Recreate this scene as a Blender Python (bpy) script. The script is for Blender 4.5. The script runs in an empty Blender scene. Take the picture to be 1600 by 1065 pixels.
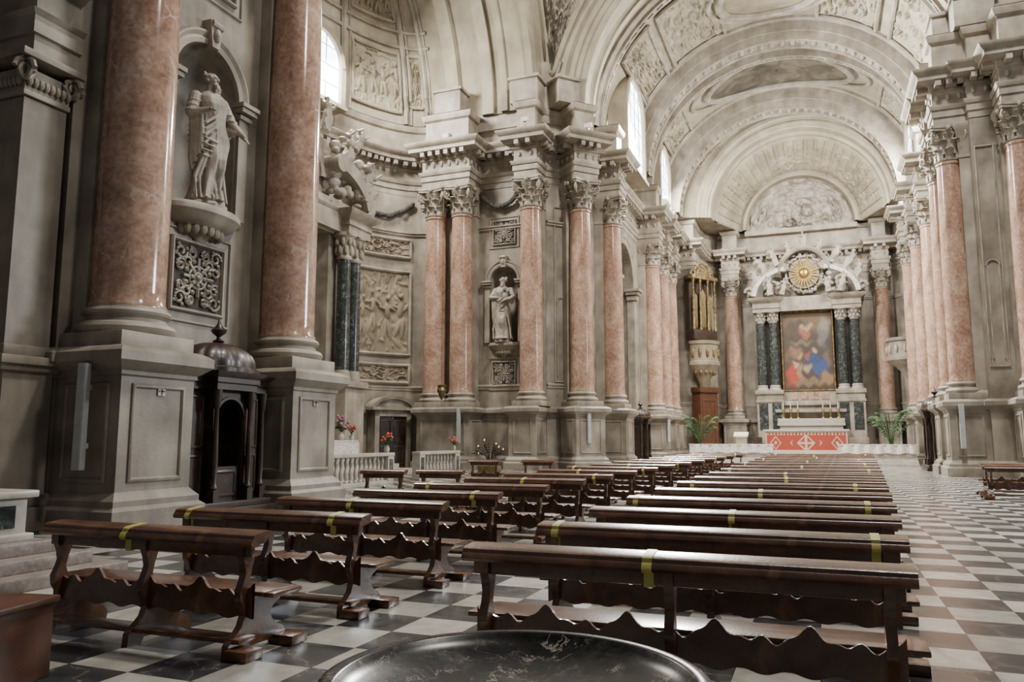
import bpy, bmesh, math, random
import numpy as np
from mathutils import Vector as V, Matrix
PI=math.pi; sin=math.sin; cos=math.cos
RN=random.Random(5)
C=bpy.context.scene.collection
# ---------------------------------------------------------------- camera
H=1.9; F=1215.0
TH=math.atan(152/1215); YA=math.atan(485*cos(TH)/1215)
cam=bpy.data.cameras.new('camera'); co=bpy.data.objects.new('camera',cam); C.objects.link(co)
cam.sensor_width=36; cam.lens=36*F/1600; cam.clip_end=400; cam.clip_start=.05
co.location=(0,0,H); co.rotation_euler=(PI/2+TH,0,YA)
bpy.context.scene.camera=co
# ---------------------------------------------------------------- materials
def newmat(name):
    m=bpy.data.materials.new(name); m.use_nodes=True
    nt=m.node_tree; b=nt.nodes['Principled BSDF']; return m,nt,b
def nd(nt,t,**k):
    n=nt.nodes.new(t)
    for a,v in k.items():
        if a in n.inputs: n.inputs[a].default_value=v
        else: setattr(n,a,v)
    return n
def ramp(nt,src,stops):
    r=nt.nodes.new('ShaderNodeValToRGB'); e=r.color_ramp.elements
    while len(e)<len(stops): e.new(.5)
    for i,(p,c) in enumerate(stops): e[i].position=p; e[i].color=(*c,1)
    nt.links.new(src,r.inputs[0]); return r
def noisy(name,stops,scale=2,rough=.6,bump=.15,bs=30,metal=0,detail=8,dist=0,spec=.5,coat=0,streak=0):
    m,nt,b=newmat(name); L=nt.links.new
    tc=nd(nt,'ShaderNodeTexCoord')
    n=nd(nt,'ShaderNodeTexNoise',Scale=scale,Detail=detail,Distortion=dist); L(tc.outputs['Object'],n.inputs['Vector'])
    r=ramp(nt,n.outputs['Fac'],stops); out=r.outputs[0]
    if streak:
        mp=nd(nt,'ShaderNodeMapping'); mp.inputs['Scale'].default_value=(1.6,1.6,.3); L(tc.outputs['Object'],mp.inputs['Vector'])
        n4=nd(nt,'ShaderNodeTexNoise',Scale=1.3,Detail=10); L(mp.outputs[0],n4.inputs['Vector'])
        r4=ramp(nt,n4.outputs['Fac'],[(.32,(1-streak,)*3),(.6,(1.0,1.0,1.0))])
        mu=nd(nt,'ShaderNodeMixRGB',blend_type='MULTIPLY'); mu.inputs[0].default_value=1; L(out,mu.inputs[1]); L(r4.outputs[0],mu.inputs[2]); out=mu.outputs[0]
    L(out,b.inputs['Base Color'])
    b.inputs['Roughness'].default_value=rough; b.inputs['Metallic'].default_value=metal
    b.inputs['Specular IOR Level'].default_value=spec
    if coat: b.inputs['Coat Weight'].default_value=coat; b.inputs['Coat Roughness'].default_value=.15
    if bump:
        n2=nd(nt,'ShaderNodeTexNoise',Scale=bs,Detail=5); L(tc.outputs['Object'],n2.inputs['Vector'])
        bp=nd(nt,'ShaderNodeBump',Strength=bump,Distance=.03); L(n2.outputs['Fac'],bp.inputs['Height']); L(bp.outputs[0],b.inputs['Normal'])
    return m
def marble(name,stops,vein,scale=1.6,vs=1.2,rough=.2,vw=.03,coat=0,va=1.0,mott=0,spec=.5,ms=7,ior=1.5):
    m,nt,b=newmat(name); L=nt.links.new; b.inputs['Specular IOR Level'].default_value=spec; b.inputs['IOR'].default_value=ior
    tc=nd(nt,'ShaderNodeTexCoord')
    n=nd(nt,'ShaderNodeTexNoise',Scale=scale,Detail=12,Distortion=.8); n.inputs['Roughness'].default_value=.65; L(tc.outputs['Object'],n.inputs['Vector'])
    r=ramp(nt,n.outputs['Fac'],stops); base=r.outputs[0]
    if mott:
        n5=nd(nt,'ShaderNodeTexNoise',Scale=scale*ms,Detail=6,Distortion=.5); L(tc.outputs['Object'],n5.inputs['Vector'])
        r5=ramp(nt,n5.outputs['Fac'],[(.35,(1-mott,)*3),(.65,(1+mott*.6,)*3)])
        mu=nd(nt,'ShaderNodeMixRGB',blend_type='MULTIPLY'); mu.inputs[0].default_value=1; L(base,mu.inputs[1]); L(r5.outputs[0],mu.inputs[2]); base=mu.outputs[0]
    mx=nd(nt,'ShaderNodeMixRGB',blend_type='ADD'); mx.inputs[0].default_value=.6
    L(tc.outputs['Object'],mx.inputs[1]); L(n.outputs['Color'],mx.inputs[2])
    vo=nd(nt,'ShaderNodeTexVoronoi',feature='DISTANCE_TO_EDGE',Scale=vs); L(mx.outputs[0],vo.inputs['Vector'])
    n3=nd(nt,'ShaderNodeTexNoise',Scale=vs*1.3,Detail=3); L(tc.outputs['Object'],n3.inputs['Vector'])
    mr=nd(nt,'ShaderNodeMapRange'); L(n3.outputs['Fac'],mr.inputs[0]); mr.inputs[1].default_value=.42; mr.inputs[2].default_value=.7; mr.inputs[3].default_value=0; mr.inputs[4].default_value=vw*1.6
    gt=nd(nt,'ShaderNodeMath',operation='SUBTRACT'); L(mr.outputs[0],gt.inputs[0]); L(vo.outputs['Distance'],gt.inputs[1])
    sc=nd(nt,'ShaderNodeMath',operation='MULTIPLY',use_clamp=True); L(gt.outputs[0],sc.inputs[0]); sc.inputs[1].default_value=1.2/vw
    s2=nd(nt,'ShaderNodeMath',operation='MULTIPLY'); L(sc.outputs[0],s2.inputs[0]); s2.inputs[1].default_value=va
    mix=nd(nt,'ShaderNodeMixRGB'); L(s2.outputs[0],mix.inputs[0]); L(base,mix.inputs[1]); mix.inputs[2].default_value=(*vein,1)
    L(mix.outputs[0],b.inputs['Base Color']); b.inputs['Roughness'].default_value=rough
    if coat: b.inputs['Coat Weight'].default_value=coat
    return m
M={}
M['stone']=noisy('grey_stone',[(.28,(.145,.123,.096)),(.5,(.255,.222,.18)),(.72,(.355,.315,.26))],scale=.8,rough=.5,bump=.15,bs=12,streak=.3)
M['stone2']=noisy('pale_stone',[(.3,(.205,.176,.138)),(.55,(.325,.285,.23)),(.75,(.43,.385,.315))],scale=1.0,rough=.55,bump=.12,bs=12,streak=.22)
M['stucco']=noisy('cream_stucco',[(.3,(.245,.212,.152)),(.6,(.355,.316,.236)),(.8,(.44,.398,.31))],scale=.6,rough=.8,bump=.3,bs=6,streak=.12)
M['relief']=noisy('ochre_relief',[(.3,(.16,.13,.09)),(.6,(.255,.215,.15)),(.8,(.34,.295,.215))],scale=.8,rough=.8,bump=.3,bs=8)
M['statue']=noisy('white_statue_marble',[(.3,(.23,.198,.16)),(.6,(.37,.33,.28)),(.8,(.5,.455,.40))],scale=1.5,rough=.5,bump=.1,bs=20,streak=.3)
M['pink']=marble('pink_marble',[(.3,(.225,.132,.092)),(.45,(.345,.215,.156)),(.57,(.425,.285,.215)),(.72,(.50,.385,.31))],(.54,.455,.385),scale=.8,vs=1.2,rough=.12,vw=.018,va=.55,mott=.25,ms=9)
M['green']=marble('green_marble',[(.3,(.014,.018,.017)),(.55,(.04,.048,.045)),(.75,(.14,.15,.14))],(.26,.27,.26),scale=3,vs=3,rough=.2,vw=.03,mott=.3)
M['black']=marble('black_veined_marble',[(.32,(.007,.007,.007)),(.5,(.016,.016,.016)),(.62,(.034,.033,.032)),(.78,(.10,.092,.082))],(.34,.30,.26),scale=4.5,vs=4.6,rough=.24,vw=.03,va=.8,mott=.5,spec=.3,ior=1.3)
M['white']=marble('white_marble',[(.3,(.33,.30,.26)),(.7,(.49,.46,.41))],(.3,.27,.24),scale=2,vs=2,rough=.35,vw=.02,va=.6)
M['step']=marble('worn_pinkish_marble',[(.3,(.16,.125,.108)),(.7,(.26,.215,.19))],(.2,.16,.14),scale=2,vs=2,rough=.4,vw=.02,va=.6,mott=.3)
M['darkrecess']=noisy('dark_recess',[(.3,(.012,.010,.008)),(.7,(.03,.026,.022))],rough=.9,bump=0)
M['shade']=noisy('dark_shaded_stone',[(.3,(.035,.031,.026)),(.7,(.075,.067,.058))],rough=.9,bump=0)  # dark stone tone; behind grille tracery it stands in for shade
M['wood']=noisy('dark_wood',[(.3,(.044,.019,.010)),(.55,(.105,.047,.025)),(.8,(.20,.10,.056))],scale=2.5,rough=.27,bump=.08,bs=40,dist=1.5,coat=.35)
M['wood2']=noisy('carved_brown_wood',[(.3,(.016,.009,.006)),(.6,(.036,.020,.013)),(.8,(.072,.043,.028))],scale=3,rough=.42,bump=.1,bs=30,coat=.15)
M['wood3']=noisy('red_brown_wood',[(.3,(.05,.019,.010)),(.7,(.10,.040,.021))],scale=4,rough=.4,bump=.05,bs=40)
M['gold']=noisy('gilding',[(.3,(.34,.22,.06)),(.7,(.6,.44,.17))],scale=5,rough=.35,metal=.85,bump=.1,bs=20)
M['gold2']=noisy('dull_gilding',[(.3,(.07,.045,.018)),(.5,(.15,.105,.045)),(.7,(.30,.225,.105))],scale=3,rough=.5,metal=.5,bump=.2,bs=9)
M['brass']=noisy('aged_brass',[(.3,(.14,.105,.05)),(.7,(.26,.205,.105))],scale=5,rough=.45,metal=.8,bump=0)
M['tape']=noisy('yellow_tape',[(.3,(.42,.38,.09)),(.7,(.52,.48,.14))],scale=10,rough=.4,bump=0)
M['cloth']=noisy('white_lace_cloth',[(.35,(.40,.36,.32)),(.5,(.60,.57,.53)),(.7,(.72,.70,.67))],scale=9,rough=.9,bump=.3,bs=25)
M['metal']=noisy('pale_grey_metal',[(.3,(.36,.38,.38)),(.7,(.44,.46,.46))],scale=5,rough=.4,bump=0)
M['leaf']=noisy('palm_leaf',[(.3,(.02,.06,.015)),(.7,(.06,.14,.04))],scale=5,rough=.5,bump=0)
M['red']=noisy('red_petal',[(.3,(.45,.03,.02)),(.7,(.65,.12,.08))],scale=5,rough=.6,bump=0)
M['purple']=noisy('pink_petal',[(.3,(.3,.05,.15)),(.7,(.55,.25,.35))],scale=5,rough=.6,bump=0)
M['terra']=noisy('clay_pot',[(.3,(.25,.12,.07)),(.7,(.4,.22,.14))],scale=5,rough=.7,bump=.1)
M['wax']=noisy('candle_wax',[(.3,(.55,.48,.35)),(.7,(.65,.6,.48))],scale=5,rough=.5,bump=0)
M['roundel']=noisy('painted_recess_shade',[(.3,(.035,.028,.02)),(.5,(.08,.066,.046)),(.7,(.15,.13,.095))],scale=.6,rough=.8,bump=0,dist=1)  # shadow of a dome-like vault recess put into the dark colour
def emis(name,c,s):
    m,nt,b=newmat(name); b.inputs['Base Color'].default_value=(*c,1)
    b.inputs['Emission Color'].default_value=(*c,1); b.inputs['Emission Strength'].default_value=s; return m
M['glass']=emis('bright_window_glass',(.86,.93,1),10)
M['flame']=emis('candle_flame',(1,.65,.25),2)
def attrmat():
    m,nt,b=newmat('painted_surface'); a=nd(nt,'ShaderNodeAttribute',attribute_name='Col')
    nt.links.new(a.outputs['Color'],b.inputs['Base Color']); b.inputs['Roughness'].default_value=.6; return m
M['attr']=attrmat()
def floormat():
    m,nt,b=newmat('checkered_marble_floor'); L=nt.links.new; S=.66
    tc=nd(nt,'ShaderNodeTexCoord'); mp=nd(nt,'ShaderNodeMapping'); L(tc.outputs['Object'],mp.inputs['Vector']); mp.inputs['Location'].default_value=(.1,.25,.3)
    ch=nd(nt,'ShaderNodeTexChecker',Scale=1/S); L(mp.outputs[0],ch.inputs['Vector'])
    br=nd(nt,'ShaderNodeTexBrick',offset=0.0,squash=1.0); br.inputs['Scale'].default_value=1; br.inputs['Brick Width'].default_value=S; br.inputs['Row Height'].default_value=S; br.inputs['Mortar Size'].default_value=.0035
    br.inputs['Color1'].default_value=(.68,.66,.63,1); br.inputs['Color2'].default_value=(1.12,1.1,1.06,1); br.inputs['Mortar'].default_value=(.2,.19,.18,1)
    L(mp.outputs[0],br.inputs['Vector'])
    n=nd(nt,'ShaderNodeTexNoise',Scale=2.2,Detail=9,Distortion=1.2); L(tc.outputs['Object'],n.inputs['Vector'])
    lt=ramp(nt,n.outputs['Fac'],[(.3,(.30,.285,.26)),(.55,(.41,.395,.365)),(.75,(.48,.465,.435))])
    mx=nd(nt,'ShaderNodeMixRGB',blend_type='ADD'); mx.inputs[0].default_value=.5; L(tc.outputs['Object'],mx.inputs[1]); L(n.outputs['Color'],mx.inputs[2])
    vo=nd(nt,'ShaderNodeTexVoronoi',feature='DISTANCE_TO_EDGE',Scale=1.7); L(mx.outputs[0],vo.inputs['Vector'])
    dk=ramp(nt,vo.outputs['Distance'],[(0,(.14,.135,.13)),(.018,(.045,.046,.049)),(.2,(.024,.026,.030)),(1,(.04,.042,.046))])
    mix=nd(nt,'ShaderNodeMixRGB'); L(ch.outputs['Fac'],mix.inputs[0]); L(dk.outputs[0],mix.inputs[1]); L(lt.outputs[0],mix.inputs[2])
    mu=nd(nt,'ShaderNodeMixRGB',blend_type='MULTIPLY'); mu.inputs[0].default_value=1; L(mix.outputs[0],mu.inputs[1]); L(br.outputs['Color'],mu.inputs[2])
    L(mu.outputs[0],b.inputs['Base Color'])
    n2=nd(nt,'ShaderNodeTexNoise',Scale=.8,Detail=5); L(tc.outputs['Object'],n2.inputs['Vector'])
    rr=nd(nt,'ShaderNodeMapRange'); L(n2.outputs['Fac'],rr.inputs[0]); rr.inputs[3].default_value=.16; rr.inputs[4].default_value=.30
    L(rr.outputs[0],b.inputs['Roughness']); b.inputs['Specular IOR Level'].default_value=.6; return m
M['floor']=floormat()
# ---------------------------------------------------------------- mesh helper
class MB:
    def __init__(s,Mx=None): s.bm=bmesh.new(); s.M=Mx or Matrix()
    def v(s,p): return s.bm.verts.new(s.M@V(p))
    def f(s,vs):
        try: return s.bm.faces.new(vs)
        except ValueError: return None
    def grid(s,rows,close=False,wrap=False):
        vs=[[s.v(p) for p in r] for r in rows]
        n=len(vs); m=len(vs[0])
        for i in range(n-1+(1 if wrap else 0)):
            for j in range(m-1+(1 if close else 0)):
                s.f([vs[i][j],vs[i][(j+1)%m],vs[(i+1)%n][(j+1)%m],vs[(i+1)%n][j]])
        return vs
    def box(s,c,d,rz=0,bev=0):
        x,y,z=[q/2 for q in d]; R=Matrix.Translation(V(c))@Matrix.Rotation(rz,4,'Z')
        vs=[s.v(R@V((a*x,b*y,e*z))) for a in (-1,1) for b in (-1,1) for e in (-1,1)]
        fs=[s.f([vs[k] for k in q]) for q in ((0,1,3,2),(4,6,7,5),(0,4,5,1),(2,3,7,6),(0,2,6,4),(1,5,7,3))]
        if bev:
            es=list({e for f in fs for e in f.edges}); bmesh.ops.bevel(s.bm,geom=es,offset=bev,segments=2,affect='EDGES',profile=.6)
    def bb(s,x0,x1,y0,y1,z0,z1,bev=0): s.box(((x0+x1)/2,(y0+y1)/2,(z0+z1)/2),(abs(x1-x0),abs(y1-y0),abs(z1-z0)),0,bev)
    def lathe(s,prof,c=(0,0,0),n=24,a0=0,a1=2*PI,sx=1,sy=1):
        full=abs(a1-a0-2*PI)<1e-6; k=n if full else n+1
        rows=[[(c[0]+r*sx*cos(a0+(a1-a0)*j/n),c[1]+r*sy*sin(a0+(a1-a0)*j/n),c[2]+z) for j in range(k)] for r,z in prof]
        s.grid(rows,close=full)
    def prism(s,poly,A,U,W,D,d):
        A,U,W,D=V(A),V(U),V(W),V(D)
        a=[s.v(A+U*p+W*q) for p,q in poly]; b=[s.v(A+U*p+W*q+D*d) for p,q in poly]
        s.f(a); s.f(b[::-1]); n=len(poly)
        for i in range(n): s.f([a[i],b[i],b[(i+1)%n],a[(i+1)%n]])
    def tube(s,pts,r,n=8,close=False):
        pts=[V(p) for p in pts]; N=len(pts); rows=[]; up=V((0,0,1))
        rr=r if isinstance(r,(list,tuple)) else [r]*N
        for i,p in enumerate(pts):
            if close: t=pts[(i+1)%N]-pts[i-1]
            else: t=pts[min(i+1,N-1)]-pts[max(i-1,0)]
            t.normalize(); a=t.cross(up)
            if a.length<.1: a=t.cross(V((1,0,0)))
            a.normalize(); b=t.cross(a)
            if rows and a.dot(pa)<0: a=-a; b=-b
            pa=a
            rows.append([p+(a*cos(2*PI*j/n)+b*sin(2*PI*j/n))*rr[i] for j in range(n)])
        vs=s.grid(rows,close=True,wrap=close)
        if not close: s.f(vs[0]); s.f(vs[-1][::-1])
    def ell(s,c,r,n=12,m=8,R=None):
        rows=[]
        for i in range(m+1):
            a=-PI/2+PI*i/m; row=[]
            for j in range(n):
                p=V((r[0]*cos(a)*cos(2*PI*j/n),r[1]*cos(a)*sin(2*PI*j/n),r[2]*sin(a)))
                if R: p=R@p
                row.append(V(c)+p)
            rows.append(row)
        s.grid(rows,close=True)
    def cap(s,p,q,r1,r2,n=10):
        s.tube([p,q],[r1,r2],n); s.ell(p,(r1,)*3,n,6); s.ell(q,(r2,)*3,n,6)
    def sweep(s,path,prof):
        rows=[[(x,y,z) for (x,y) in offs(path,o)] for o,z in prof]; s.grid(rows)
    def arch(s,O,U,W,R,Rz,prof,a0=0,a1=PI,n=40):
        O,U,W=V(O),V(U),V(W); Z=V((0,0,1))
        s.grid([[O+U*((R+d)*cos(a0+(a1-a0)*i/n))+Z*((Rz+d)*sin(a0+(a1-a0)*i/n))+W*ax for d,ax in prof] for i in range(n+1)])
    def build(s,name,mat,parent=None,smooth=True,ang=35,weld=True):
        if weld: bmesh.ops.remove_doubles(s.bm,verts=s.bm.verts,dist=.0004)
        bmesh.ops.recalc_face_normals(s.bm,faces=s.bm.faces)
        me=bpy.data.meshes.new(name); s.bm.to_mesh(me); s.bm.free()
        if smooth:
            me.polygons.foreach_set('use_smooth',[True]*len(me.polygons))
            try: me.set_sharp_from_angle(angle=math.radians(ang))
            except Exception: pass
        o=bpy.data.objects.new(name,me); C.objects.link(o); me.materials.append(M[mat])
        if parent: o.parent=parent
        return o
def nrm(a,b):
    d=V((b[0]-a[0],b[1]-a[1])); d.normalize(); return V((d.y,-d.x))
def offs(path,o):
    out=[]; n=len(path)
    for i,p in enumerate(path):
        n1=nrm(path[i-1],p) if i>0 else None; n2=nrm(p,path[i+1]) if i<n-1 else None
        if n1 is None: m=n2
        elif n2 is None: m=n1
        else: m=(n1+n2)/max(.3,1+n1.dot(n2))
        out.append((p[0]+m.x*o,p[1]+m.y*o))
    return out
def tag(o,label,cat,group=None,kind=None):
    o['label']=label; o['category']=cat
    if group: o['group']=group
    if kind: o['kind']=kind
    return o
def struct(o): o['kind']='structure'; return o
def thing(name,label,cat,loc=(0,0,0),rz=0,group=None):
    o=bpy.data.objects.new(name,None); C.objects.link(o); o.location=loc; o.rotation_euler=(0,0,rz); o.empty_display_size=.1
    return tag(o,label,cat,group)
def dup(o,parent=None):
    c=o.copy(); C.objects.link(c)
    if parent: c.parent=parent
    for ch in list(o.children): dup(ch,c)
    return c
X1=V((1,0,0)); Y1=V((0,1,0)); Zv=V((0,0,1))
# ---------------------------------------------------------------- plan
EL=[(-24-5*cos(a),33.5+12.6*sin(a)) for a in [(-PI/2+PI*i/28) for i in range(1,28)]]
NEAR=[(-16.7,17),(-16.7,11.95),(-15.4,11.95),(-15.4,20.3),(-24,20.9)]
LEFT=[(-24,46.1),(-15.9,46.1),(-13.9,48.3),(-13.9,76),(-10.8,76),(-10.8,79.5),(-10.5,82),(-9.5,83.5)]
RIGHT=[(7.1,83.5),(8.1,82),(8.4,79.5),(8.4,76),(8.6,76),(8.6,50.3),(7.8,50.3),(7.8,44.5),(20,44.5)]
PATH=NEAR+EL+LEFT+RIGHT
cols_near=[(-14.6,13.05),(-14.6,18.75)]
cols_far=[(-23.3,45.1),(-21.4,45.1),(-16.6,45.2),(-13.85,46.9),(-12.9,51.2),(-12.9,65),(-12.9,69.3),(-12.9,73.2),(-8.1,82.5),(6.0,82.5),(6.9,45.7),(9.7,43.6),(6.9,49.1),(7.5,59),(7.5,65.5),(7.5,72)]
def auto(path,cols,hw,ex):
    per={}
    for (x,y) in cols:
        best=None
        for i in range(len(path)-1):
            A,B=V(path[i]),V(path[i+1]); d=B-A; L=d.length; d/=L; s=(V((x,y))-A).dot(d)
            n=nrm(A,B); dist=(V((x,y))-A).dot(n)
            if -.3<s<L+.3 and dist>0 and (best is None or dist<best[2]): best=(i,s,dist,L)
        i,s,dist,L=best; k=hw*(.92 if (x,y) in cols_near else (.86 if x>0 else 1)); e=ex*(.84 if (x>0 and ex>0) else 1)
        per.setdefault(i,[]).append([max(.03,s-k),min(L-.03,s+k),dist+e])
    out=[]; rects=[]
    for i in range(len(path)-1):
        A,B=V(path[i]),V(path[i+1]); d=(B-A).normalized(); n=nrm(A,B); out.append(tuple(A))
        bs=sorted(per.get(i,[])); mg=[]
        for b in bs:
            if mg and b[0]<mg[-1][1]+.3: mg[-1][1]=b[1]; mg[-1][2]=max(mg[-1][2],b[2])
            else: mg.append(b)
        for a,b,o in mg:
            q=[A+d*a,A+d*a+n*o,A+d*b+n*o,A+d*b]; out+= [tuple(t) for t in q]; rects.append(q)
    out.append(tuple(path[-1])); return out,rects
# ---------------------------------------------------------------- floor
b=MB(); b.bb(-40,30,-6,95,-.3,0); struct(b.build('floor','floor'))
b=MB(); AC=-1.2
for q in (((-34,48.9,10),(-14.4,48.9,10),(-14.4,48.9,44),(-34,48.9,44)),((9.4,48.9,10),(24,48.9,10),(24,48.9,44),(9.4,48.9,44)),((-20,86,0),(18,86,0),(18,86,44),(-20,86,44)),((-14.6,48,18),(-14.6,86,18),(-14.6,86,44),(-14.6,48,44)),((10,48,18),(10,86,18),(10,86,44),(10,48,44)),((-26,20.5,0),(-15.6,20.2,0),(-15.6,20.2,44),(-26,20.5,44)),((-34,20,0),(-34,49,0),(-34,49,44),(-34,20,44)),
    ((AC-8,76.2,23.39),(AC-7.8,78,23.39),(AC-5.6,82.8,23.39),(-15,86,23.39)),((AC-8,76.2,23.39),(-15,86,23.39),(-15,75,23.39),(-12,75,23.39)),((AC+8,76.2,23.39),(AC+7.8,78,23.39),(AC+5.6,82.8,23.39),(12,86,23.39)),((AC+8,76.2,23.39),(12,86,23.39),(12,75,23.39),(8.5,75,23.39)),
    ((-15,76,21),(-15,76,44),(-11.2,76.3,44),(-11.2,76.3,21))): b.f([b.v(p) for p in q])
struct(b.build('wall_outer','stone2',smooth=False,weld=False))
b=MB()
b.prism([(-24,45.95),(-16.1,45.95),(-14.1,48.1),(-14.1,50),(-24,50)],(0,0,22.4),X1,Y1,Zv,4.2)
b.prism([(8.0,44.8),(14,44.8),(14,50),(9,50),(9,47),(8,47)],(0,0,22.4),X1,Y1,Zv,4.2)
for (x,y,rz) in ((-22.3,45.4,0),(-16.9,45.5,0),(-14.7,46.6,.83),(8.4,45.3,0),(7.6,47,0)):
    b.box((x,y,24.2),(1.9,1.7,1.6),rz,.05); b.box((x,y,25.05),(2.15,1.95,.22),rz,.04)
struct(b.build('trim_14','stone2'))
# ---------------------------------------------------------------- base course, entablature
bp,br=auto(PATH,cols_near+cols_far,1.1,1.08)
b=MB(); b.sweep(bp,[(.26,0),(.26,.42),(.16,.5),(.16,.62),(.05,.74),(0,.8),(0,3.2),(.05,3.24),(.05,3.32),(.14,3.38),(.3,3.52),(.3,3.72),(.22,3.78),(.1,3.85),(-.05,3.86)])
for q in br: b.f([b.v((p.x,p.y,3.86)) for p in q])
struct(b.build('baseboard_left','stone'))
ep,er=auto(PATH,cols_near+cols_far,.86,.8)
b=MB(); b.sweep(ep,[(-.02,18.3),(0,18.3),(0,18.72),(.07,18.74),(.07,19.1),(.13,19.12),(.2,19.3),(.2,19.36),(0,19.42),(0,20.1),(.1,20.16),(.1,20.5),(.2,20.56),(.7,20.62),(.7,20.86),(.85,20.98),(.95,21.14),(.95,21.2),(0,21.32),(0,21.5),(-.15,21.56),(-.15,22.85),(.0,22.95),(.08,23.2),(.08,23.32),(-.2,23.4)])
for q in er:
    for z in (18.3,21.32,23.4): b.f([b.v((p.x,p.y,z)) for p in q])
struct(b.build('trim_1','stone2'))
b=MB()
for i in range(len(ep)-1):
    A,B=V(ep[i]),V(ep[i+1]); L=(B-A).length
    if L<.35: continue
    d=(B-A)/L; n=nrm(A,B); k=max(1,round(L/.62)); rz=math.atan2(d.y,d.x)
    for j in range(k):
        p=A+d*(L*(j+.5)/k)+n*.36
        b.box((p.x,p.y,20.44),(.28,.56,.3),rz)
        if L>1: q=A+d*(L*(j+.5)/k); b.ell((q.x,q.y,19.8),(.12,.12,.18),8,5)
struct(b.build('trim_2','stone2'))
# wall faces
def nichewall(b,b2,A,B,z0,z1,sc,r,zs,zp,depth,deep=False,n=28):
    A,B=V(A),V(B); L=(B-A).length; d=(B-A)/L; nn=nrm(A,B)
    def P(s,o,z): q=A+d*s+nn*o; return (q.x,q.y,z)
    Q=lambda a,c: b.f([b.v(P(a[0],0,a[1])),b.v(P(c[0],0,a[1])),b.v(P(c[0],0,c[1])),b.v(P(a[0],0,c[1]))])
    Q((0,z0),(sc-r,z1)); Q((sc+r,z0),(L,z1))
    if zs>z0: Q((sc-r,z0),(sc+r,zs))
    ar=[(sc-r*cos(PI*i/n),zp+r*sin(PI*i/n)) for i in range(n+1)]
    for i in range(n):
        (s0,y0),(s1,y1)=ar[i],ar[i+1]; b.f([b.v(P(s0,0,y0)),b.v(P(s1,0,y1)),b.v(P(s1,0,z1)),b.v(P(s0,0,z1))])
    if deep:
        fr=[(sc-r,zs)]+ar+[(sc+r,zs)]
        b2.grid([[P(s,0,z),P(s,-depth,z)] for s,z in fr])
        b.f([b.v(P(s,-depth,z)) for s,z in fr])
    else:
        b2.grid([[P(sc-r*cos(PI*i/n),-depth*sin(PI*i/n),zz) for i in range(n+1)] for zz in (zs,zp)])
        b2.grid([[P(sc-r*cos(PI*i/n)*cos(be),-depth*sin(PI*i/n)*cos(be),zp+r*sin(be)) for i in range(n+1)] for be in [PI/2*k/12 for k in range(13)]])
        b.f([b.v(P(sc-r*cos(PI*i/n),-depth*sin(PI*i/n),zs)) for i in range(n+1)])
def flatwall(name,b,b2,mat='stone'):
    struct(b.build(name,mat,smooth=False,weld=False)); struct(b2.build(name+'_recess',mat,ang=60))
b=MB(); b2=MB(); b.sweep(NEAR[:3],[(0,3.85),(0,23.4)]); nichewall(b,b2,NEAR[2],NEAR[3],3.85,18.35,3.95,1.2,8.0,11.5,1.1); b.sweep(NEAR[3:5],[(0,3.85),(0,18.35)])
flatwall('wall_near',b,b2)
b=MB(); b.sweep([NEAR[-1]]+EL+[LEFT[0]],[(0,3.85),(0,18.35)]); struct(b.build('wall_transept','stone2'))
b=MB(); b2=MB(); nichewall(b,b2,LEFT[0],LEFT[1],3.85,18.35,5.2,.95,8.0,12.1,.9); b.sweep(LEFT[1:3],[(0,3.85),(0,18.35)])
nichewall(b,b2,LEFT[2],LEFT[3],3.85,18.35,9.9,3.0,3.85,13.9,3.5,deep=True); b.sweep(LEFT[3:]+RIGHT[:1],[(0,3.85),(0,18.35)])
flatwall('wall_left',b,b2)
b=MB(); b.sweep(RIGHT,[(0,3.85),(0,18.35)]); struct(b.build('wall_right','stone',smooth=False))
pp,pr=auto(PATH,cols_near+cols_far,.8,-.42)
b=MB()
for q in pr:
    b.sweep([tuple(p) for p in q],[(.1,3.86),(.1,4.1),(.04,4.25),(0,4.3),(0,16.4),(.05,16.45),(.05,16.55),(0,16.6),(.12,17.9),(.25,18.1),(.25,18.32)])
struct(b.build('trim_3','stone2'))
b=MB()
for z,o in ((15.5,.1),(5.0,.06)):
    for seg in ([NEAR[-1]]+EL+[LEFT[0]],LEFT[:1]+[LEFT[1]],LEFT[1:3],LEFT[3:]+RIGHT[:3]):
        b.sweep(seg,[(0,z),(o,z+.04),(o,z+.14),(o*1.8,z+.2),(o*1.8,z+.28),(0,z+.34)])
struct(b.build('trim_4','stone2'))
# ---------------------------------------------------------------- frames on walls
def frame2(b,P0,U,Wn,w,h,t=.12,d=.1):
    P0,U,Wn=V(P0),V(U),V(Wn); Z=V((0,0,1))
    def ringpts(e,o): return [P0+U*e+Z*e+Wn*o,P0+U*(w-e)+Z*e+Wn*o,P0+U*(w-e)+Z*(h-e)+Wn*o,P0+U*e+Z*(h-e)+Wn*o]
    b.grid([ringpts(0,0),ringpts(0,d*.6),ringpts(t*.3,d),ringpts(t*.7,d),ringpts(t,d*.3),ringpts(t,0)],close=True)
b=MB()
for q in br:
    for a,c in ((0,1),(1,2),(2,3)):
        A,B=q[a],q[c]; L=(B-A).length
        if L<1.1: continue
        d=(B-A)/L; n=nrm(A,B)
        frame2(b,(A.x+d.x*.28,A.y+d.y*.28,.98),(d.x,d.y,0),(n.x,n.y,0),L-.56,2.08,.1,.05)
struct(b.build('trim_5','stone'))
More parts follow.
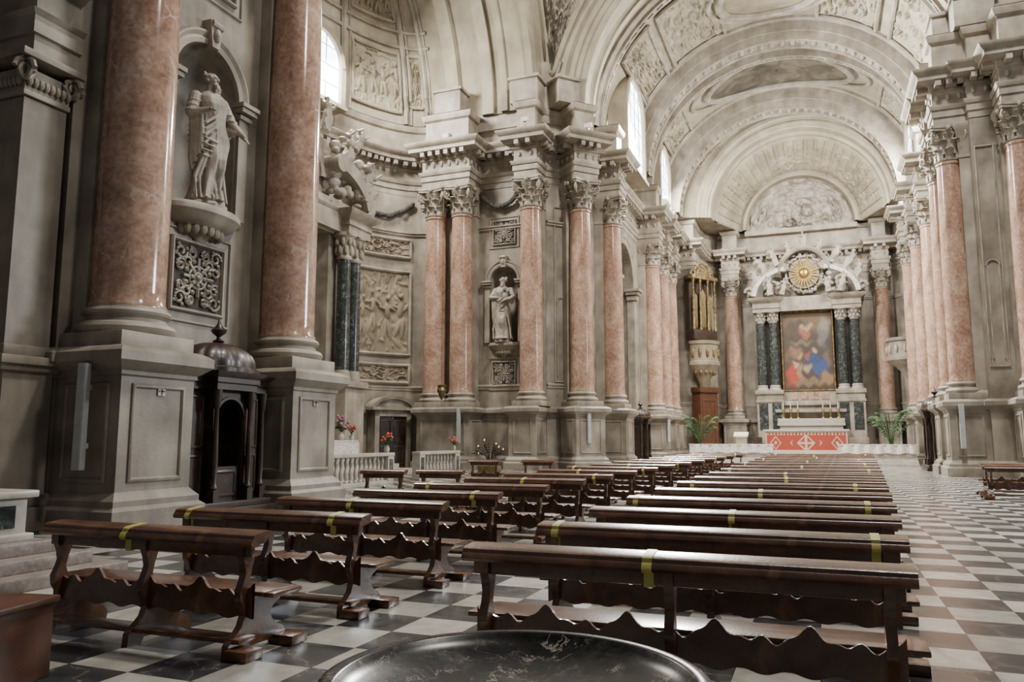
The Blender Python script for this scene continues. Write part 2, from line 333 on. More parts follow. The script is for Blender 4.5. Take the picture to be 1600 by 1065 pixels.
# ---------------------------------------------------------------- relief surfaces
def relief(name,fn,na,nb,seed,depth,mat,K=40,sz=.1,parent=None,asp=1,figs=0):
    rs=np.random.RandomState(seed); na=int(na*1.6); nb=int(nb*1.6); a=np.linspace(0,1,na)[:,None]; bb=np.linspace(0,1,nb)[None,:]
    hgt=np.zeros((na,nb))
    def blob(ca,cb,ra,rb,t,h):
        nonlocal hgt
        da=(a-ca); db=(bb-cb)/asp; x=(da*cos(t)+db*sin(t))/ra; y=(-da*sin(t)+db*cos(t))/(rb/asp)
        hgt=np.maximum(hgt,h*np.sqrt(np.clip(1-x*x-y*y,0,1)))
    def layer(K,sz,amp):
        for k in range(K): blob(rs.rand(),rs.rand(),sz*(.45+rs.rand()),sz*(.2+.35*rs.rand())*asp,rs.rand()*PI,amp*(.4+.6*rs.rand()))
    def ring(ca,cb,r,w,h):
        nonlocal hgt
        d=np.sqrt((a-ca)**2+((bb-cb)/asp)**2); hgt=np.maximum(hgt,h*np.clip(1-np.abs(d-r)/w,0,1)**.5)
    if figs:
        layer(K*2,sz*.8,.5)
        for k in range(figs):
            cx=(k+.5)/figs+rs.uniform(-.05,.05); s=rs.uniform(.42,.52); z0=rs.uniform(.05,.25); t=PI/2+rs.uniform(-.3,.3)
            blob(cx,z0+.80*s,.22*s,.12*s,t,1.0); blob(cx+rs.uniform(-.03,.03),z0+1.16*s,.08*s,.075*s,0,1.0)
            for q in (-1,1): blob(cx+q*.08*s,z0+.34*s,.30*s,.09*s,t+q*.2,.85); blob(cx+q*.2*s,z0+.88*s,.2*s,.05*s,rs.uniform(-.9,.9),.85)
        layer(K,sz*.4,.6)
    else:
        for k in range(K//4): r=sz*rs.uniform(.6,1.2); ring(rs.rand(),rs.rand(),r,sz*.16,.8)
        layer(K,sz*.8,.7); base=hgt.copy(); layer(K*3,sz*.42,1.0); hgt=.5*base+.5*hgt
    edge=np.minimum(np.minimum(a,1-a),np.minimum(bb,1-bb)); hgt*=np.clip(edge/.05,0,1)
    m=MB(); rows=[]
    for i in range(na):
        r=[]
        for j in range(nb):
            p,n=fn(a[i,0],bb[0,j]); r.append(V(p)+V(n)*float(hgt[i,j]*depth))
        rows.append(r)
    m.grid(rows); return m.build(name,mat,parent,ang=70)
def gpanel(label,c,U,Wn,w):
    c,U,Wn=V(c),V(U),V(Wn); Z=V((0,0,1)); t=thing('carved_grille_panel',label,'grille panel')
    m=MB(); frame2(m,c-U*w*.5-Z*w*.5,U,Wn,w,w,w*.06,.12); m.build('frame','stone2',t)
    m=MB(); frame2(m,c-U*w*.64-Z*w*.64,U,Wn,w*1.28,w*1.28,.08,.06); m.build('outer_moulding','stone2',t)
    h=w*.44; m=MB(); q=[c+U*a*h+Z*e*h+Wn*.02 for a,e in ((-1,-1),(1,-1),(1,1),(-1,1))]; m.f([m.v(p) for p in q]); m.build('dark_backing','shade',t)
    m=MB()
    def ring(cx,cz,r,th,n=18): m.tube([c+U*(cx+r*cos(2*PI*k/n))+Z*(cz+r*sin(2*PI*k/n))+Wn*.06 for k in range(n)],th,5,True)
    def scroll(cx,cz,r,a0,s): m.tube([c+U*(cx+r*(1-k/20)*cos(a0+s*k*.5))+Z*(cz+r*(1-k/20)*sin(a0+s*k*.5))+Wn*.06 for k in range(17)],[w*.022]*14+[w*.026,w*.032,w*.036],5)
    ring(0,0,h*.16,w*.022); ring(0,0,h*.36,w*.02)
    for k in range(8):
        a=PI/4*k; p=c+U*h*.26*cos(a)+Z*h*.26*sin(a)+Wn*.06; m.ell(p,(w*.035,)*3,8,5)
        m.tube([c+U*h*.36*cos(a)+Z*h*.36*sin(a)+Wn*.06,c+U*h*.62*cos(a)+Z*h*.62*sin(a)+Wn*.07],w*.028,5)
        a+=PI/8; m.ell(c+U*h*.52*cos(a)+Z*h*.52*sin(a)+Wn*.05,(w*.04,)*3,6,4); m.ell(c+U*h*.86*cos(a)+Z*h*.86*sin(a)+Wn*.05,(w*.04,)*3,6,4)
    for sx in (-1,1):
        for sz in (-1,1):
            scroll(sx*h*.72,sz*h*.72,h*.24,0,sx*sz); scroll(sx*h*.72,sz*h*.3,h*.2,1,-sx*sz); scroll(sx*h*.3,sz*h*.72,h*.2,2,sx*sz); ring(sx*h*.45,sz*h*.45,h*.13,w*.02)
            for q in range(4): a=q*PI/2+.5; m.ell(c+U*(sx*h*.72+h*.24*cos(a))+Z*(sz*h*.72+h*.22*sin(a))+Wn*.06,(w*.03,w*.03,w*.03),6,4)
    m.ell(c+Wn*.06,(w*.05,)*3,8,6)
    m.build('tracery','stone',t); return t
gpanel('large square openwork carved panel under the near statue niche',(-15.4,15.9,6.15),Y1,X1,1.95)
gpanel('square openwork carved panel cut by the top edge above the near niche',(-15.4,15.9,15.3),Y1,X1,1.95)
gpanel('small square openwork carved panel above the distant statue niche',(-18.8,46.1,15.3),X1,-Y1,1.65)
gpanel('small square openwork carved panel below the distant statue niche',(-18.8,46.1,6.0),X1,-Y1,1.65)
def surround(label,c,U,Wn,r,zs,zp):
    c,U,Wn=V(c),V(U),V(Wn); t=thing('niche_surround',label,'niche surround'); Z=V((0,0,1))
    m=MB(); O=c+Z*zp
    m.arch(O,U,Wn,r,r,[(0,0),(0,.12),(.12,.16),(.2,.1),(.3,.18),(.36,.18),(.36,0)],n=24)
    for s in (-1,1):
        P=c+U*s*(r+.22); rz=math.atan2(U.y,U.x)
        m.box((P.x+Wn.x*.06,P.y+Wn.y*.06,(zs+zp)/2-.2),(.36,.12,zp-zs-.5),rz)
        for zz,w,o in ((zp-.38,.5,.22),(zp-.2,.62,.34),(zp-.06,.7,.4)): m.box((P.x+Wn.x*o/2,P.y+Wn.y*o/2,zz),(w,o,.12),rz)
    m.build('archivolt','stone2',t)
    m=MB(); P=c+Z*(zp+r+.25)+Wn*.2; m.prism([(-.13,-.35),(.13,-.35),(.24,.4),(-.24,.4)],P-Wn*.2,U,Z,Wn,.3); m.tube([P+U*.2*sgn+Z*.3+Wn*.1 for sgn in (-1,0,1)],.1,8)
    m.ell(P+Wn*.12,(.12,.12,.2),10,6); m.build('keystone','stone2',t)
    m=MB(); a=math.atan2(Wn.y,Wn.x); q=r/1.2
    m.lathe([(0,zs-.95),(.14*q,zs-.92),(.2*q,zs-.8),(.3*q,zs-.72),(.45*q,zs-.6),(.8*q,zs-.5),(1.0*q,zs-.4),(1.1*q,zs-.28),(1.22*q,zs-.2),(1.22*q,zs-.08),(1.15*q,zs),(0,zs)],(c.x,c.y,0),24,a-PI/2,a+PI/2,sx=.65 if abs(Wn.x)>.5 else 1.1,sy=1.1 if abs(Wn.x)>.5 else .65)
    for k in range(9):
        w=a-PI/2+PI*(k+.5)/9; m.ell((c.x+.62*q*cos(w)*(.65 if abs(Wn.x)>.5 else 1.1),c.y+.62*q*sin(w)*(1.1 if abs(Wn.x)>.5 else .65),zs-.6),(.12,.12,.16),8,6)
    m.build('bracket_shelf','stone2',t)
surround('moulded arched surround and scrolled shelf of the near statue niche',(-15.4,15.9,0),Y1,X1,1.2,8.0,11.5)
surround('smaller moulded arched surround and shelf of the distant statue niche',(-18.8,46.1,0),X1,-Y1,.95,8.0,12.1)
# ---------------------------------------------------------------- statues
def figure(b,Hh,Mx,arms,beard=True,lean=0.0,folds=7,fat=1.0,seed=1,turn=0,mantle=True):
    S=b.M; b.M=Mx@Matrix.Scale(Hh,4)@Matrix.Diagonal((fat,fat,1,1)); rn=random.Random(seed)
    rings=[(0,.115,.125),(.02,.12,.13),(.07,.105,.12),(.12,.10,.115),(.18,.095,.11),(.25,.092,.108),(.32,.092,.11),(.38,.092,.112),(.44,.088,.112),(.5,.083,.11),(.54,.075,.102),(.58,.07,.094),(.62,.068,.09),(.66,.070,.092),(.70,.074,.1),(.74,.076,.108),(.79,.066,.11),(.825,.046,.08),(.85,.028,.04),(.87,.02,.02)]
    rows=[]
    for z,rx,ry in rings:
        row=[]; sw=lean*sin(z*PI)*.5
        for j in range(96):
            a=2*PI*j/96; fl=max(.15,min(1,(.62-z)/.3+.35)) if z<.8 else 0
            ph=folds*a+2.6*sin(z*6+a*1.3)+z*5; k=1+fl*(.14*(1-abs(sin(ph/2))*2)+.05*sin(2.3*ph+z*14)+.03*sin(5*a+z*22)); 
            kn=.026*math.exp(-((z-.27)/.09)**2)*max(0,cos(a-.45))**3
            row.append((rx*k*cos(a)+.02*sin(z*3)+kn,ry*k*sin(a)+sw,z))
        rows.append(row)
    vs=b.grid(rows,close=True); b.f(vs[0][::-1]); b.f(vs[-1])
    b.cap((0,0,.82),(.012,0,.89),.033,.028)
    SM=b.M; b.M=b.M@Matrix.Rotation(turn,4,'Z')
    b.ell((.015,0,.935),(.046,.038,.058),16,10); b.ell((-.005,0,.95),(.046,.044,.046),16,10)
    b.ell((.062,0,.930),(.013,.008,.015)); b.ell((.053,0,.950),(.013,.028,.007)); b.ell((.053,0,.908),(.012,.015,.006))
    for s in (-1,1):
        b.ell((.01,s*.04,.932),(.01,.007,.014),8,6); b.ell((.046,s*.016,.922),(.012,.011,.01),8,6)
    for k in range(20):
        a=rn.uniform(1.0,2*PI-1.0); b.ell((-.0+.042*cos(a),.042*sin(a),.95+rn.uniform(-.03,.042)),(.016,.016,.015),6,5)
    if beard:
        b.ell((.043,0,.893),(.022,.027,.030)); b.ell((.052,0,.868),(.018,.022,.032))
        for k in range(12): b.ell((.060+rn.uniform(-.01,.008),rn.uniform(-.028,.028),.866+rn.uniform(-.03,.02)),(.011,.008,.02),6,5)
    else: b.ell((-.035,0,.93),(.03,.035,.05))
    b.M=SM
    for sd,(e,h) in zip((-1,1),arms):
        sh=(0.0,sd*.1,.785); b.cap(sh,e,.044,.036); b.cap(e,h,.034,.02)
        for q in (.3,.6,.9): c=V(sh).lerp(V(e),q); b.ell(c,(.05,.046,.014),10,6)
        d=(V(h)-V(e)).normalized(); pc=V(h)+d*.018; b.ell(pc,(.02,.015,.018))
        sidev=d.cross(V((0,0,1))); sidev=sidev.normalized() if sidev.length>.1 else V((0,1,0))
        for k in range(4):
            q=pc+sidev*((k-1.5)*.0105)+d*.008; b.cap(q,q+d*(.030-.003*abs(k-1.3))+V((0,0,-.008)),.006,.005,6)
        b.cap(pc+sidev*.014,pc+sidev*.028+d*.014,.006,.0055,6)
        if mantle:
            for k in range(6):
                c=V(e).lerp(V(h),.0+.11*k)+V((-.01,-sd*.012,-.01)); L=(.40-.03*k if sd<0 else .10-.015*k)+rn.uniform(-.02,.02)
                b.tube([c,c+V((.0,-sd*.012,-L*.4)),c+V((-.008,-sd*.012,-L*.75)),c+V((-.004,-sd*.02,-L))],[.018,.020,.020,.010],8)
    for k,(dz,r) in enumerate(((0,.010),(.03,.008),(.06,.012),(.10,.009))):
        z0=.80-dz*.7; b.tube([(.045-.02*k,.097-.01*k,z0),(.080,.05,.71-dz*1.1),(.090,.01,.64-dz*1.3),(.092,-.06,.575-dz*1.5),(.03,-.122,.545-dz*1.2),(-.04,-.12,.57-dz*1.2)],[r*.6,r,r*1.1,r*1.2,r,r*.8],8)
    for k in range(6):
        y=.09-.036*k+rn.uniform(-.008,.008); zt=.46-.02*k; b.tube([(.088,y*.6,zt),(.104-abs(y)*.3,y*.8+.01,.34),(.092-abs(y)*.3,y*1.25-.006,.17),(.116-abs(y)*.3,y*1.3+.008,.012)],[.005,.012,.014,.010],8)
    for k in range(4): b.tube([(.07,.085-.012*k,.50-.035*k),(.104,.02,.44-.04*k),(.09,-.07,.47-.045*k)],[.006,.010,.006],8)
    for s in (-1,1):
        b.ell((.125,s*.05,.014),(.045,.02,.016)); 
        for k in range(4): b.ell((.168-.004*k,s*.05+(k-1.5)*.009,.009),(.012,.005,.008),6,5)
    b.M=S
def statue(name,label,loc,rz,Hh,arms,vox,beard=True,lean=.04,seed=1,mat='statue',extra=None,turn=0,fat=1):
    t=thing(name,label,'statue',loc,rz)
    b=MB(); figure(b,Hh,Matrix(),arms,beard,lean,seed=seed,turn=turn,fat=fat)
    if extra: extra(b,Hh)
    o=b.build('body',mat,t,weld=False); r=o.modifiers.new('m','REMESH'); r.mode='VOXEL'; r.voxel_size=vox; r.use_smooth_shade=True
    b=MB(); b.lathe([(0,-.0),(.62,0),(.62,.08),(.56,.14),(.56,.16),(0,.16)],(0,0,-.16),8); b.build('plinth',mat,t)
    return t
def child(b,Hh): b.ell(V((.12,.06,.66))*Hh,(.2,.2,.28)); b.ell(V((.13,.06,.78))*Hh,(.14,.13,.16)); b.cap(V((.13,.06,.6))*Hh,V((.16,.02,.5))*Hh,.12,.08)
statue('apostle_statue','bearded marble apostle in a long robe reaching out beside the near pink columns',(-15.25,15.9,8.16),-.35,3.75,[((.03,-.145,.64),(.13,-.07,.655)),((.05,.155,.635),(.15,.20,.52))],.018,True,.06,3,turn=.55,fat=1.02)
statue('draped_saint_statue','smaller pale draped saint statue holding a bundle in the distant niche',(-18.8,45.95,8.16),-PI/2+.1,4.15,[((.05,-.15,.66),(.14,-.04,.64)),((.04,.15,.66),(.14,.06,.6))],.033,True,-.05,8,extra=child,fat=1.2)
# ---------------------------------------------------------------- columns
def leaf(b,a,r0,z0,h,w,curl):
    rows=[]
    for i in range(7):
        t=i/6; z=z0+h*(t if t<.8 else .8+ (t-.8)*.1-(t-.8)*.5); rr=r0+.05+.1*t*t+curl*max(0,t-.55)**1.3*2.2
        ww=w*(.75+.5*t if t<.6 else 1.05-1.4*(t-.6)**1.0)*.5
        row=[]
        for k in (-1,-.5,0,.5,1):
            q=a+ww*k/r0; bulge=.06*(1-abs(k)); row.append(((rr+bulge)*cos(q),(rr+bulge)*sin(q),z-(.05*abs(k) if t>.5 else 0)))
        rows.append(row)
    b.grid(rows)
def mk_capital(mat,par):
    b=MB(); b.lathe([(.7,0),(.8,.03),(.82,.08),(.72,.12),(.7,.2),(.7,1.0),(.78,1.3),(.95,1.55),(.98,1.6),(0,1.6)],n=24)
    for k in range(8): leaf(b,PI/4*k,.72,.1,.72,.52,.35); leaf(b,PI/4*(k+.5),.74,.35,1.0,.5,.38)
    for k in range(4):
        a=PI/4+PI/2*k; U=V((cos(a),sin(a),0)); Z=V((0,0,1))
        sp=[]
        for j in range(22):
            t=j/21; ang=-PI*.5+t*PI*3.2; r=.3*(1-t*.75); sp.append(U*(1.18+r*cos(ang)*.8)+Z*(1.36+r*sin(ang)))
        st=[U*.72+Z*.75,U*.85+Z*1.0]+sp
        b.tube(st,[.05,.06]+[.085-.03*j/21 for j in range(22)],6)
        b.ell(U*1.2+Z*1.36,(.1,.1,.1),8,6)
        a2=PI/2*k; U2=V((cos(a2),sin(a2),0)); b.ell(U2*1.0+Z*1.72,(.15,.15,.16),8,6)
        T=V((-U2.y,U2.x,0))
        for s in (-1,1): b.tube([U2*.8+T*s*.1+Z*.9,U2*.88+T*s*.25+Z*1.2,U2*.95+T*s*.3+Z*1.42,U2*.98+T*s*.16+Z*1.45],[.04,.05,.05,.04],6)
    poly=[]
    for k in range(4):
        a=PI/4+PI/2*k; U=V((cos(a),sin(a))); T=V((-U.y,U.x)); U2=V((cos(a+PI/4),sin(a+PI/4)))
        poly+=[tuple(U*1.42-T*.1),tuple(U*1.42+T*.1)]+[tuple(U2*(.86+.16*abs(q)**2)+V((-U2.y,U2.x))*q*.8) for q in (-.8,-.4,0,.4,.8)]
    b.prism(poly,(0,0,1.62),X1,Y1,(0,0,1),.14); b.prism([(p*1.06,q*1.06) for p,q in poly],(0,0,1.76),X1,Y1,(0,0,1),.14)
    return b.build('capital',mat,par)
def mk_col():
    t=thing('column','','column',(0,0,0))
    b=MB(); b.box((0,0,.16),(2.12,2.12,.32),0,.02)
    b.lathe([(1.02,.32),(1.08,.38),(1.1,.46),(1.06,.54),(.98,.58),(.9,.6),(.88,.68),(.92,.73),(.97,.76),(.99,.82),(.95,.88),(.88,.9),(.87,.95),(0,.95)],n=32)
    b.build('base','stone2',t)
    b=MB(); b.lathe([(.87,.95),(.87,1.0),(.83,1.06),(.82,1.3),(.82,4.5),(.805,7),(.77,9.6),(.72,12.2),(.72,12.35),(.78,12.4),(.78,12.5),(.72,12.56)],n=40)
    b.build('shaft','pink',t)
    mk_capital('stone2',t).location=(0,0,12.55)
    return t
near_l=['large pink marble column left of the near statue niche','large pink marble column right of the near statue niche']
far_l=['leftmost pink column of the pair next to the curved transept wall','second pink column of the pair next to the curved transept wall','pink column right of the distant niche statue','pink column at the chamfered corner of the crossing pier','pink column just left of the tall side arch','pink column just right of the tall side arch','pink column between the side arch and the gilded organ','pink column beside the gilded organ','distant pink column on the end wall left of the high altar','distant pink column on the end wall right of the high altar','pink column at the near corner of the right hand pier','pink column cut by the right edge of the photo','pink column behind the corner column of the right hand pier','pink column on the right wall before the pulpit balcony','slim distant pink column beside the right pulpit balcony','farthest pink column on the right wall near the high altar']
proto=None
for i,((x,y),l) in enumerate(zip(cols_near+cols_far,near_l+far_l)):
    o=mk_col() if proto is None else dup(proto); proto=proto or o
    o['label']=l; o['group']='giant pink marble columns'
    o.location=(x,y,3.86); s=.96 if i<2 else (.9 if x<0 else .8)
    o.scale=(s,s,1); o.rotation_euler=(0,0,0)
    if (x,y)==(-13.85,46.9): o.rotation_euler=(0,0,.83)
# ---------------------------------------------------------------- vaults
ZS=23.4
b=MB()
ARP=[(1.7,-.05),(1.7,-.28),(1.45,-.32),(1.3,-.12),(.9,-.12),(.85,-.02),(.5,-.02),(.42,.06),(.05,.06),(0,.12),(0,.5),(.14,.56),(.14,1.9),(0,1.96),(0,2.4),(.35,2.42),(.35,3.0)]
b.arch((-2.3,46.4,ZS),X1,Y1,11,10.4,ARP,n=56)
struct(b.build('ceiling_arch_chancel','stucco'))
b=MB(); b.arch((-2.3,46.4,ZS),X1,Y1,11.5,10.9,[(0,2.6),(0,30.2)],n=48); struct(b.build('ceiling','stucco'))
def xarch(y,w,d,name='trim_6'):
    b=MB(); b.arch((-2.3,y,ZS),X1,Y1,11.5,10.9,[(0,0),(-.2,.02),(-.28,.15),(-.28,.3),(-d*.6,.34),(-d*.6,.5),(-d,.54),(-d,.75),(-d+.15,.8),(-d+.15,w-.8),(-d,w-.75),(-d,w-.54),(-d*.6,w-.5),(-d*.6,w-.34),(-.28,w-.3),(-.28,w-.15),(-.2,w-.02),(0,w)],n=48)
    for i in range(1,40):
        a=PI*i/40; p=V((-2.3+(11.5-d+.12)*cos(a),y+w/2,ZS+(10.9-d+.12)*sin(a)))
        b.ell(p,(.2,w*.18,.2),8,5)
    return struct(b.build(name,'stone2'))
xarch(50.0,1.7,.5,'trim_7'); xarch(60.2,2.6,1.7,'trim_8'); xarch(64.0,1.7,1.2,'trim_9'); xarch(72.6,2.8,2.1,'trim_10')
b=MB(); b.arch((AC,76.2,ZS),X1,Y1,8.0,8.0,[(6.0,0),(1.5,0),(1.45,-.2),(1.1,-.25),(.95,-.05),(.6,-.05),(.55,-.18),(.35,-.18),(.3,0),(.1,0),(0,.1),(0,1.2),(-.3,1.25),(-.3,1.7),(-.45,1.9),(-2.2,6.4),(-2.5,6.4),(-2.5,6.1),(-2.8,6.1),(-2.8,7.3)],n=48)
for k in range(25):
    a=PI*(k+.0)/24; U=V((cos(a),0,sin(a))); O=V((AC,76.2,ZS)); b.tube([O+U*7.5+Y1*2.0,O+U*6.7+Y1*4.0,O+U*5.8+Y1*6.3],[.17,.15,.10],6)
struct(b.build('ceiling_splay','stucco'))
def lun(a,c):
    r=5.2*(.04+.96*c); an=PI*a; return ((AC+r*cos(an),83.3,ZS+r*sin(an)),(0,-1,0))
t=thing('lunette_relief','half round carved relief of figures above the high altar','relief panel')
relief('relief_carving',lun,80,40,11,.6,'statue',46,.09,t)
b=MB(); b.bb(AC-5.4,AC+5.4,82.9,83.5,ZS-.5,ZS); b.build('sill','stone2',t)
def splay(a,c):
    an=.12+a*(PI-.24); rr=7.45-1.6*c; ax=2.2+3.9*c; U=V((cos(an),0,sin(an))); return (V((AC,76.2,ZS))+U*rr+Y1*ax,(-U-Y1*.7).normalized())
t=thing('shell_relief','ribbed stucco band of ornament arching over the altar lunette','stucco relief'); relief('relief_carving',splay,130,20,5,.2,'stucco',90,.03,t,asp=4)
for s,lb in ((-1,'left'),(1,'right')):
    def fn(a,c,s=s):
        an=PI/2-s*(.45+.55*a); r=9.75+1.0*c; return ((AC+r*cos(an)+(-.6 if s<0 else -.7),76.12,ZS+r*sin(an)-.3),(0,-1,0))
    t=thing('spandrel_relief','stucco figures on the spandrel %s of the apse arch'%lb,'stucco relief'); relief('relief_carving',fn,50,24,88+s,.3,'stucco',40,.08,t,asp=2)
def vfn(y0,y1,a0,a1):
    def fn(a,c):
        an=a0+(a1-a0)*a; return ((-2.3+11.42*cos(an),y0+(y1-y0)*c,ZS+10.82*sin(an)),(-cos(an),0,-sin(an)))
    return fn
def outline(fn,t,r=.16,mat='stucco',e=.1):
    m=MB(); pts=[fn(q/12,0) for q in range(12)]+[fn(1,q/8) for q in range(8)]+[fn(1-q/12,1) for q in range(12)]+[fn(0,1-q/8) for q in range(8)]
    m.tube([V(p)+V(n)*e for p,n in pts],r,6,True); m.build('frame',mat,t)
k=0
for (y0,y1) in ((52.4,59.8),(66.2,72.2)):
    for a0,a1,lb in ((PI*.75,PI*.83,'left lower'),(PI*.6,PI*.72,'left upper'),(PI*.28,PI*.4,'right upper'),(PI*.1,PI*.24,'right lower')):
        if y0>60 and 'upper' in lb: continue
        t=thing('vault_stucco_relief','stucco relief panel on the %s flank of the %s vault bay'%(lb,'near' if y0<60 else 'far'),'stucco relief')
        relief('relief_carving',vfn(y0,y1,a0,a1),60,60,20+k,.38,'stucco',50,.09,t); outline(vfn(y0-.2,y1+.2,a0-.01,a1+.01),t,.16,'stone2'); k+=1
def zl(p,d=0.2): x=(p.x+2.3)/11.42; return ZS+10.82*math.sqrt(max(0,1-x*x))-d
def roundel(lab,cy,rx,ry,mat):
    def ov(r,th,d): p=V((-2.3+r*rx*cos(th),cy+r*ry*sin(th),0)); p.z=zl(p,d); return p
    t=thing('ceiling_roundel',lab,'ceiling painting'); m=MB()
    m.grid([[ov(r,2*PI*j/40,.2) for j in range(40)] for r in (.02,.3,.6,1)],close=True); m.build('oval_field',mat,t)
    m=MB(); m.tube([ov(1,2*PI*j/40,.25) for j in range(40)],.3,8,True); m.build('frame','stone2',t)
    m=MB(); m.tube([ov(1.22,2*PI*j/40,.15) for j in range(40)],.18,8,True); m.build('outer_moulding','stone2',t)
roundel('shade-painted oval ceiling fresco in the far vault bay',69,6.0,3.0,'roundel')
roundel('cream oval stucco field in the near vault bay crown',56,3.4,2.9,'relief')
b=MB(); b.arch((-16.4,33.5,ZS),Y1,-X1,12,12,ARP+[(.1,3.0),(.1,3.8),(.45,3.9),(.45,5.4),(.1,5.5),(.1,6.4),(.6,6.5),(.6,7.6)],n=56); struct(b.build('ceiling_arch_transept','stucco'))
def dome(bl,be,d=0):
    return V((-24-(5-d)*cos(be)*cos(bl),33.5+(12.6-d)*cos(be)*sin(bl),ZS+(12.6-d)*sin(be)))
b=MB(); b.grid([[dome(-PI/2+PI*i/48,PI/2*j/20) for j in range(21)] for i in range(49)])
struct(b.build('ceiling_half_dome','stucco'))
b=MB()
for bl in (-1.2,-.6,0.05,.62,1.2,1.45):
    b.tube([dome(bl,PI/2*j/20,.06) for j in range(20)],.2,6); b.tube([dome(bl+.06,PI/2*j/20,.02) for j in range(20)],.1,6)
for be in (.42,.5,.85): b.tube([dome(-PI/2+PI*i/40,be,.05) for i in range(41)],.13,6)
struct(b.build('trim_11','stone2'))
for q,(b0,b1,e0,e1) in enumerate(((.7,1.15,.06,.38),(.7,1.15,.55,.82),(.12,.56,.55,.82),(1.26,1.42,.1,.38))):
    def fn(a,c,b0=b0,b1=b1,e0=e0,e1=e1):
        p=dome(b0+(b1-b0)*a,e0+(e1-e0)*c,.05); n=(V((-22,33.5,ZS))-p).normalized(); return (p,n)
    t=thing('half_dome_relief',['stucco scene low in the half dome right of the window','stucco scene higher in the half dome above it','stucco scene over the half dome window','narrow stucco strip beside the transept arch'][q],'stucco relief')
    relief('relief_carving',fn,50,50,40+q,.34,'stucco',40,.1,t,figs=4 if q<3 else 1); outline(fn,t,.12)
def pend(sideX,XA,name,lab,sd):
    def fn(a,c):
        ph=.02+c*1.25
        A=V((XA,33.5+13.6*cos(ph),ZS+13.6*sin(ph))); B=V((-2.3+sideX*12.6*cos(ph),46.15,ZS+12.0*sin(ph)))
        p=A.lerp(B,a)+V((sideX,1,0))*(.9*sin(PI*a)*c)
        return p,V((-sideX,-1,-.6)).normalized()
    b=MB(); b.grid([[fn(i/14,j/20)[0] for j in range(21)] for i in range(15)]); struct(b.build(name,'stucco'))
    t=thing('pendentive_relief',lab,'stucco relief')
    relief('relief_carving',lambda a,c: fn(.22+.56*a,.12+.7*c),50,70,sd,.6,'statue',50,.1,t)
    m=MB(); pts=[fn(.5+.36*cos(2*PI*k/24),.48+.34*sin(2*PI*k/24)) for k in range(24)]
    m.tube([p+n*.15 for p,n in pts],.22,6,True); m.build('frame','stucco',t)
pend(-1,-16.4,'ceiling_pendentive_left','cream stucco medallion on the pendentive over the left crossing pier',61)
pend(1,11.8,'ceiling_pendentive_right','stucco medallion on the pendentive over the right pier',62)
b=MB(); b.arch((11.9,33.5,ZS),Y1,X1,12,12,[(1.7,0),(0,0),(0,4)],n=40); struct(b.build('ceiling_arch_right','stucco'))
# ---------------------------------------------------------------- windows
def window(n,c,U,Wn,w,zb,zt,bars=2):
    c,U,Wn=V(c),V(U),V(Wn); Z=V((0,0,1)); r=w/2; t=bpy.data.objects.new('window_%d'%n,None); C.objects.link(t); struct(t)
    zp=zt-r; out=[(-r,zb),(r,zb)]+[(r*cos(PI*k/20),zp+r*sin(PI*k/20)) for k in range(21)]
    m=MB(); m.f([m.v(c+U*a+Z*z) for a,z in out]); m.build('pane','glass',t)
    m=MB()
    m.arch(c+Z*zp,U,Wn,r,r,[(0,-.1),(0,.25),(.1,.3),(.3,.3),(.4,.2),(.4,-1.6)],n=24)
    for s in (-1,1):
        P=c+U*s*(r+.2)-Wn*.5; rz=math.atan2(U.y,U.x); m.box((P.x,P.y,(zb+zp)/2),(.4,1.5,zp-zb),rz)
    P=c-Wn*.3; m.box((P.x,P.y,zb-.12),(w+.8,1.5,.25),math.atan2(U.y,U.x)); m.build('window_frame','stucco',t)
    m=MB()
    for k in range(1,bars+1): a=-r+w*k/(bars+1); m.tube([c+U*a+Z*zb+Wn*.05,c+U*a+Z*(zp+math.sqrt(r*r-a*a))+Wn*.05],.04,6)
    k=zb+1.2
    while k<zp+r*.6: m.tube([c-U*r*.95+Z*k+Wn*.05,c+U*r*.95+Z*k+Wn*.05],.03,6); k+=1.2
    m.build('glazing_bar','metal',t)
def eln(Y):
    s=(Y-33.5)/12.6; c=math.sqrt(1-s*s); p=V((-24-5*c,Y,0)); n=V((c/5,-s/12.6,0)).normalized(); return p,n
p,n=eln(37.8); window(1,p+n*1.0,V((-n.y,n.x,0)),n,3.7,22.6,27.0)
window(2,(-12.3,56.4,0),Y1,X1,5.4,21.9,29.0,3)
window(3,(-12.5,69.3,0),Y1,X1,4.6,21.9,28.2,3)
window(4,(7.9,55.6,0),Y1,-X1,4.6,21.9,28.2,3)
window(5,(7.9,69.3,0),Y1,-X1,4.6,21.9,28.2,3)
# ---------------------------------------------------------------- transept wall panels, door, altar
def curvepanel(lab,Y0,Y1_,z0,z1,seed,K=36,figs=0):
    def fn(a,c):
        p,n=eln(Y0+(Y1_-Y0)*a); return (V((p.x,p.y,z0+(z1-z0)*c))+n*.05,n)
    t=thing('wall_relief',lab,'relief panel'); relief('relief_carving',fn,60,60,seed,.2,'relief',K,.1,t,figs=figs,asp=1 if figs else 3); outline(fn,t,.12,'stone2',.06)
curvepanel('large ochre relief scene on the curved transept wall',42.2,45.55,7.4,13.0,71,40,4)
curvepanel('small ochre ornament panel above the large transept relief',42.2,45.55,14.0,15.2,72,26)
curvepanel('small ochre ornament panel below the large transept relief',42.2,45.55,5.55,6.7,73,26)
p,n=eln(44.4); n=(n+V((.5,-.2,0))).normalized(); U=V((-n.y,n.x,0))
t=bpy.data.objects.new('door_1',None); C.objects.link(t); struct(t)
c0=p+n*.9
m=MB(); m.prism([(-1.0,0),(1.0,0),(1.0,3.3),(-1.0,3.3)],c0,U,Zv,n,.08); dl=m.build('door_leaf','wood2',t)
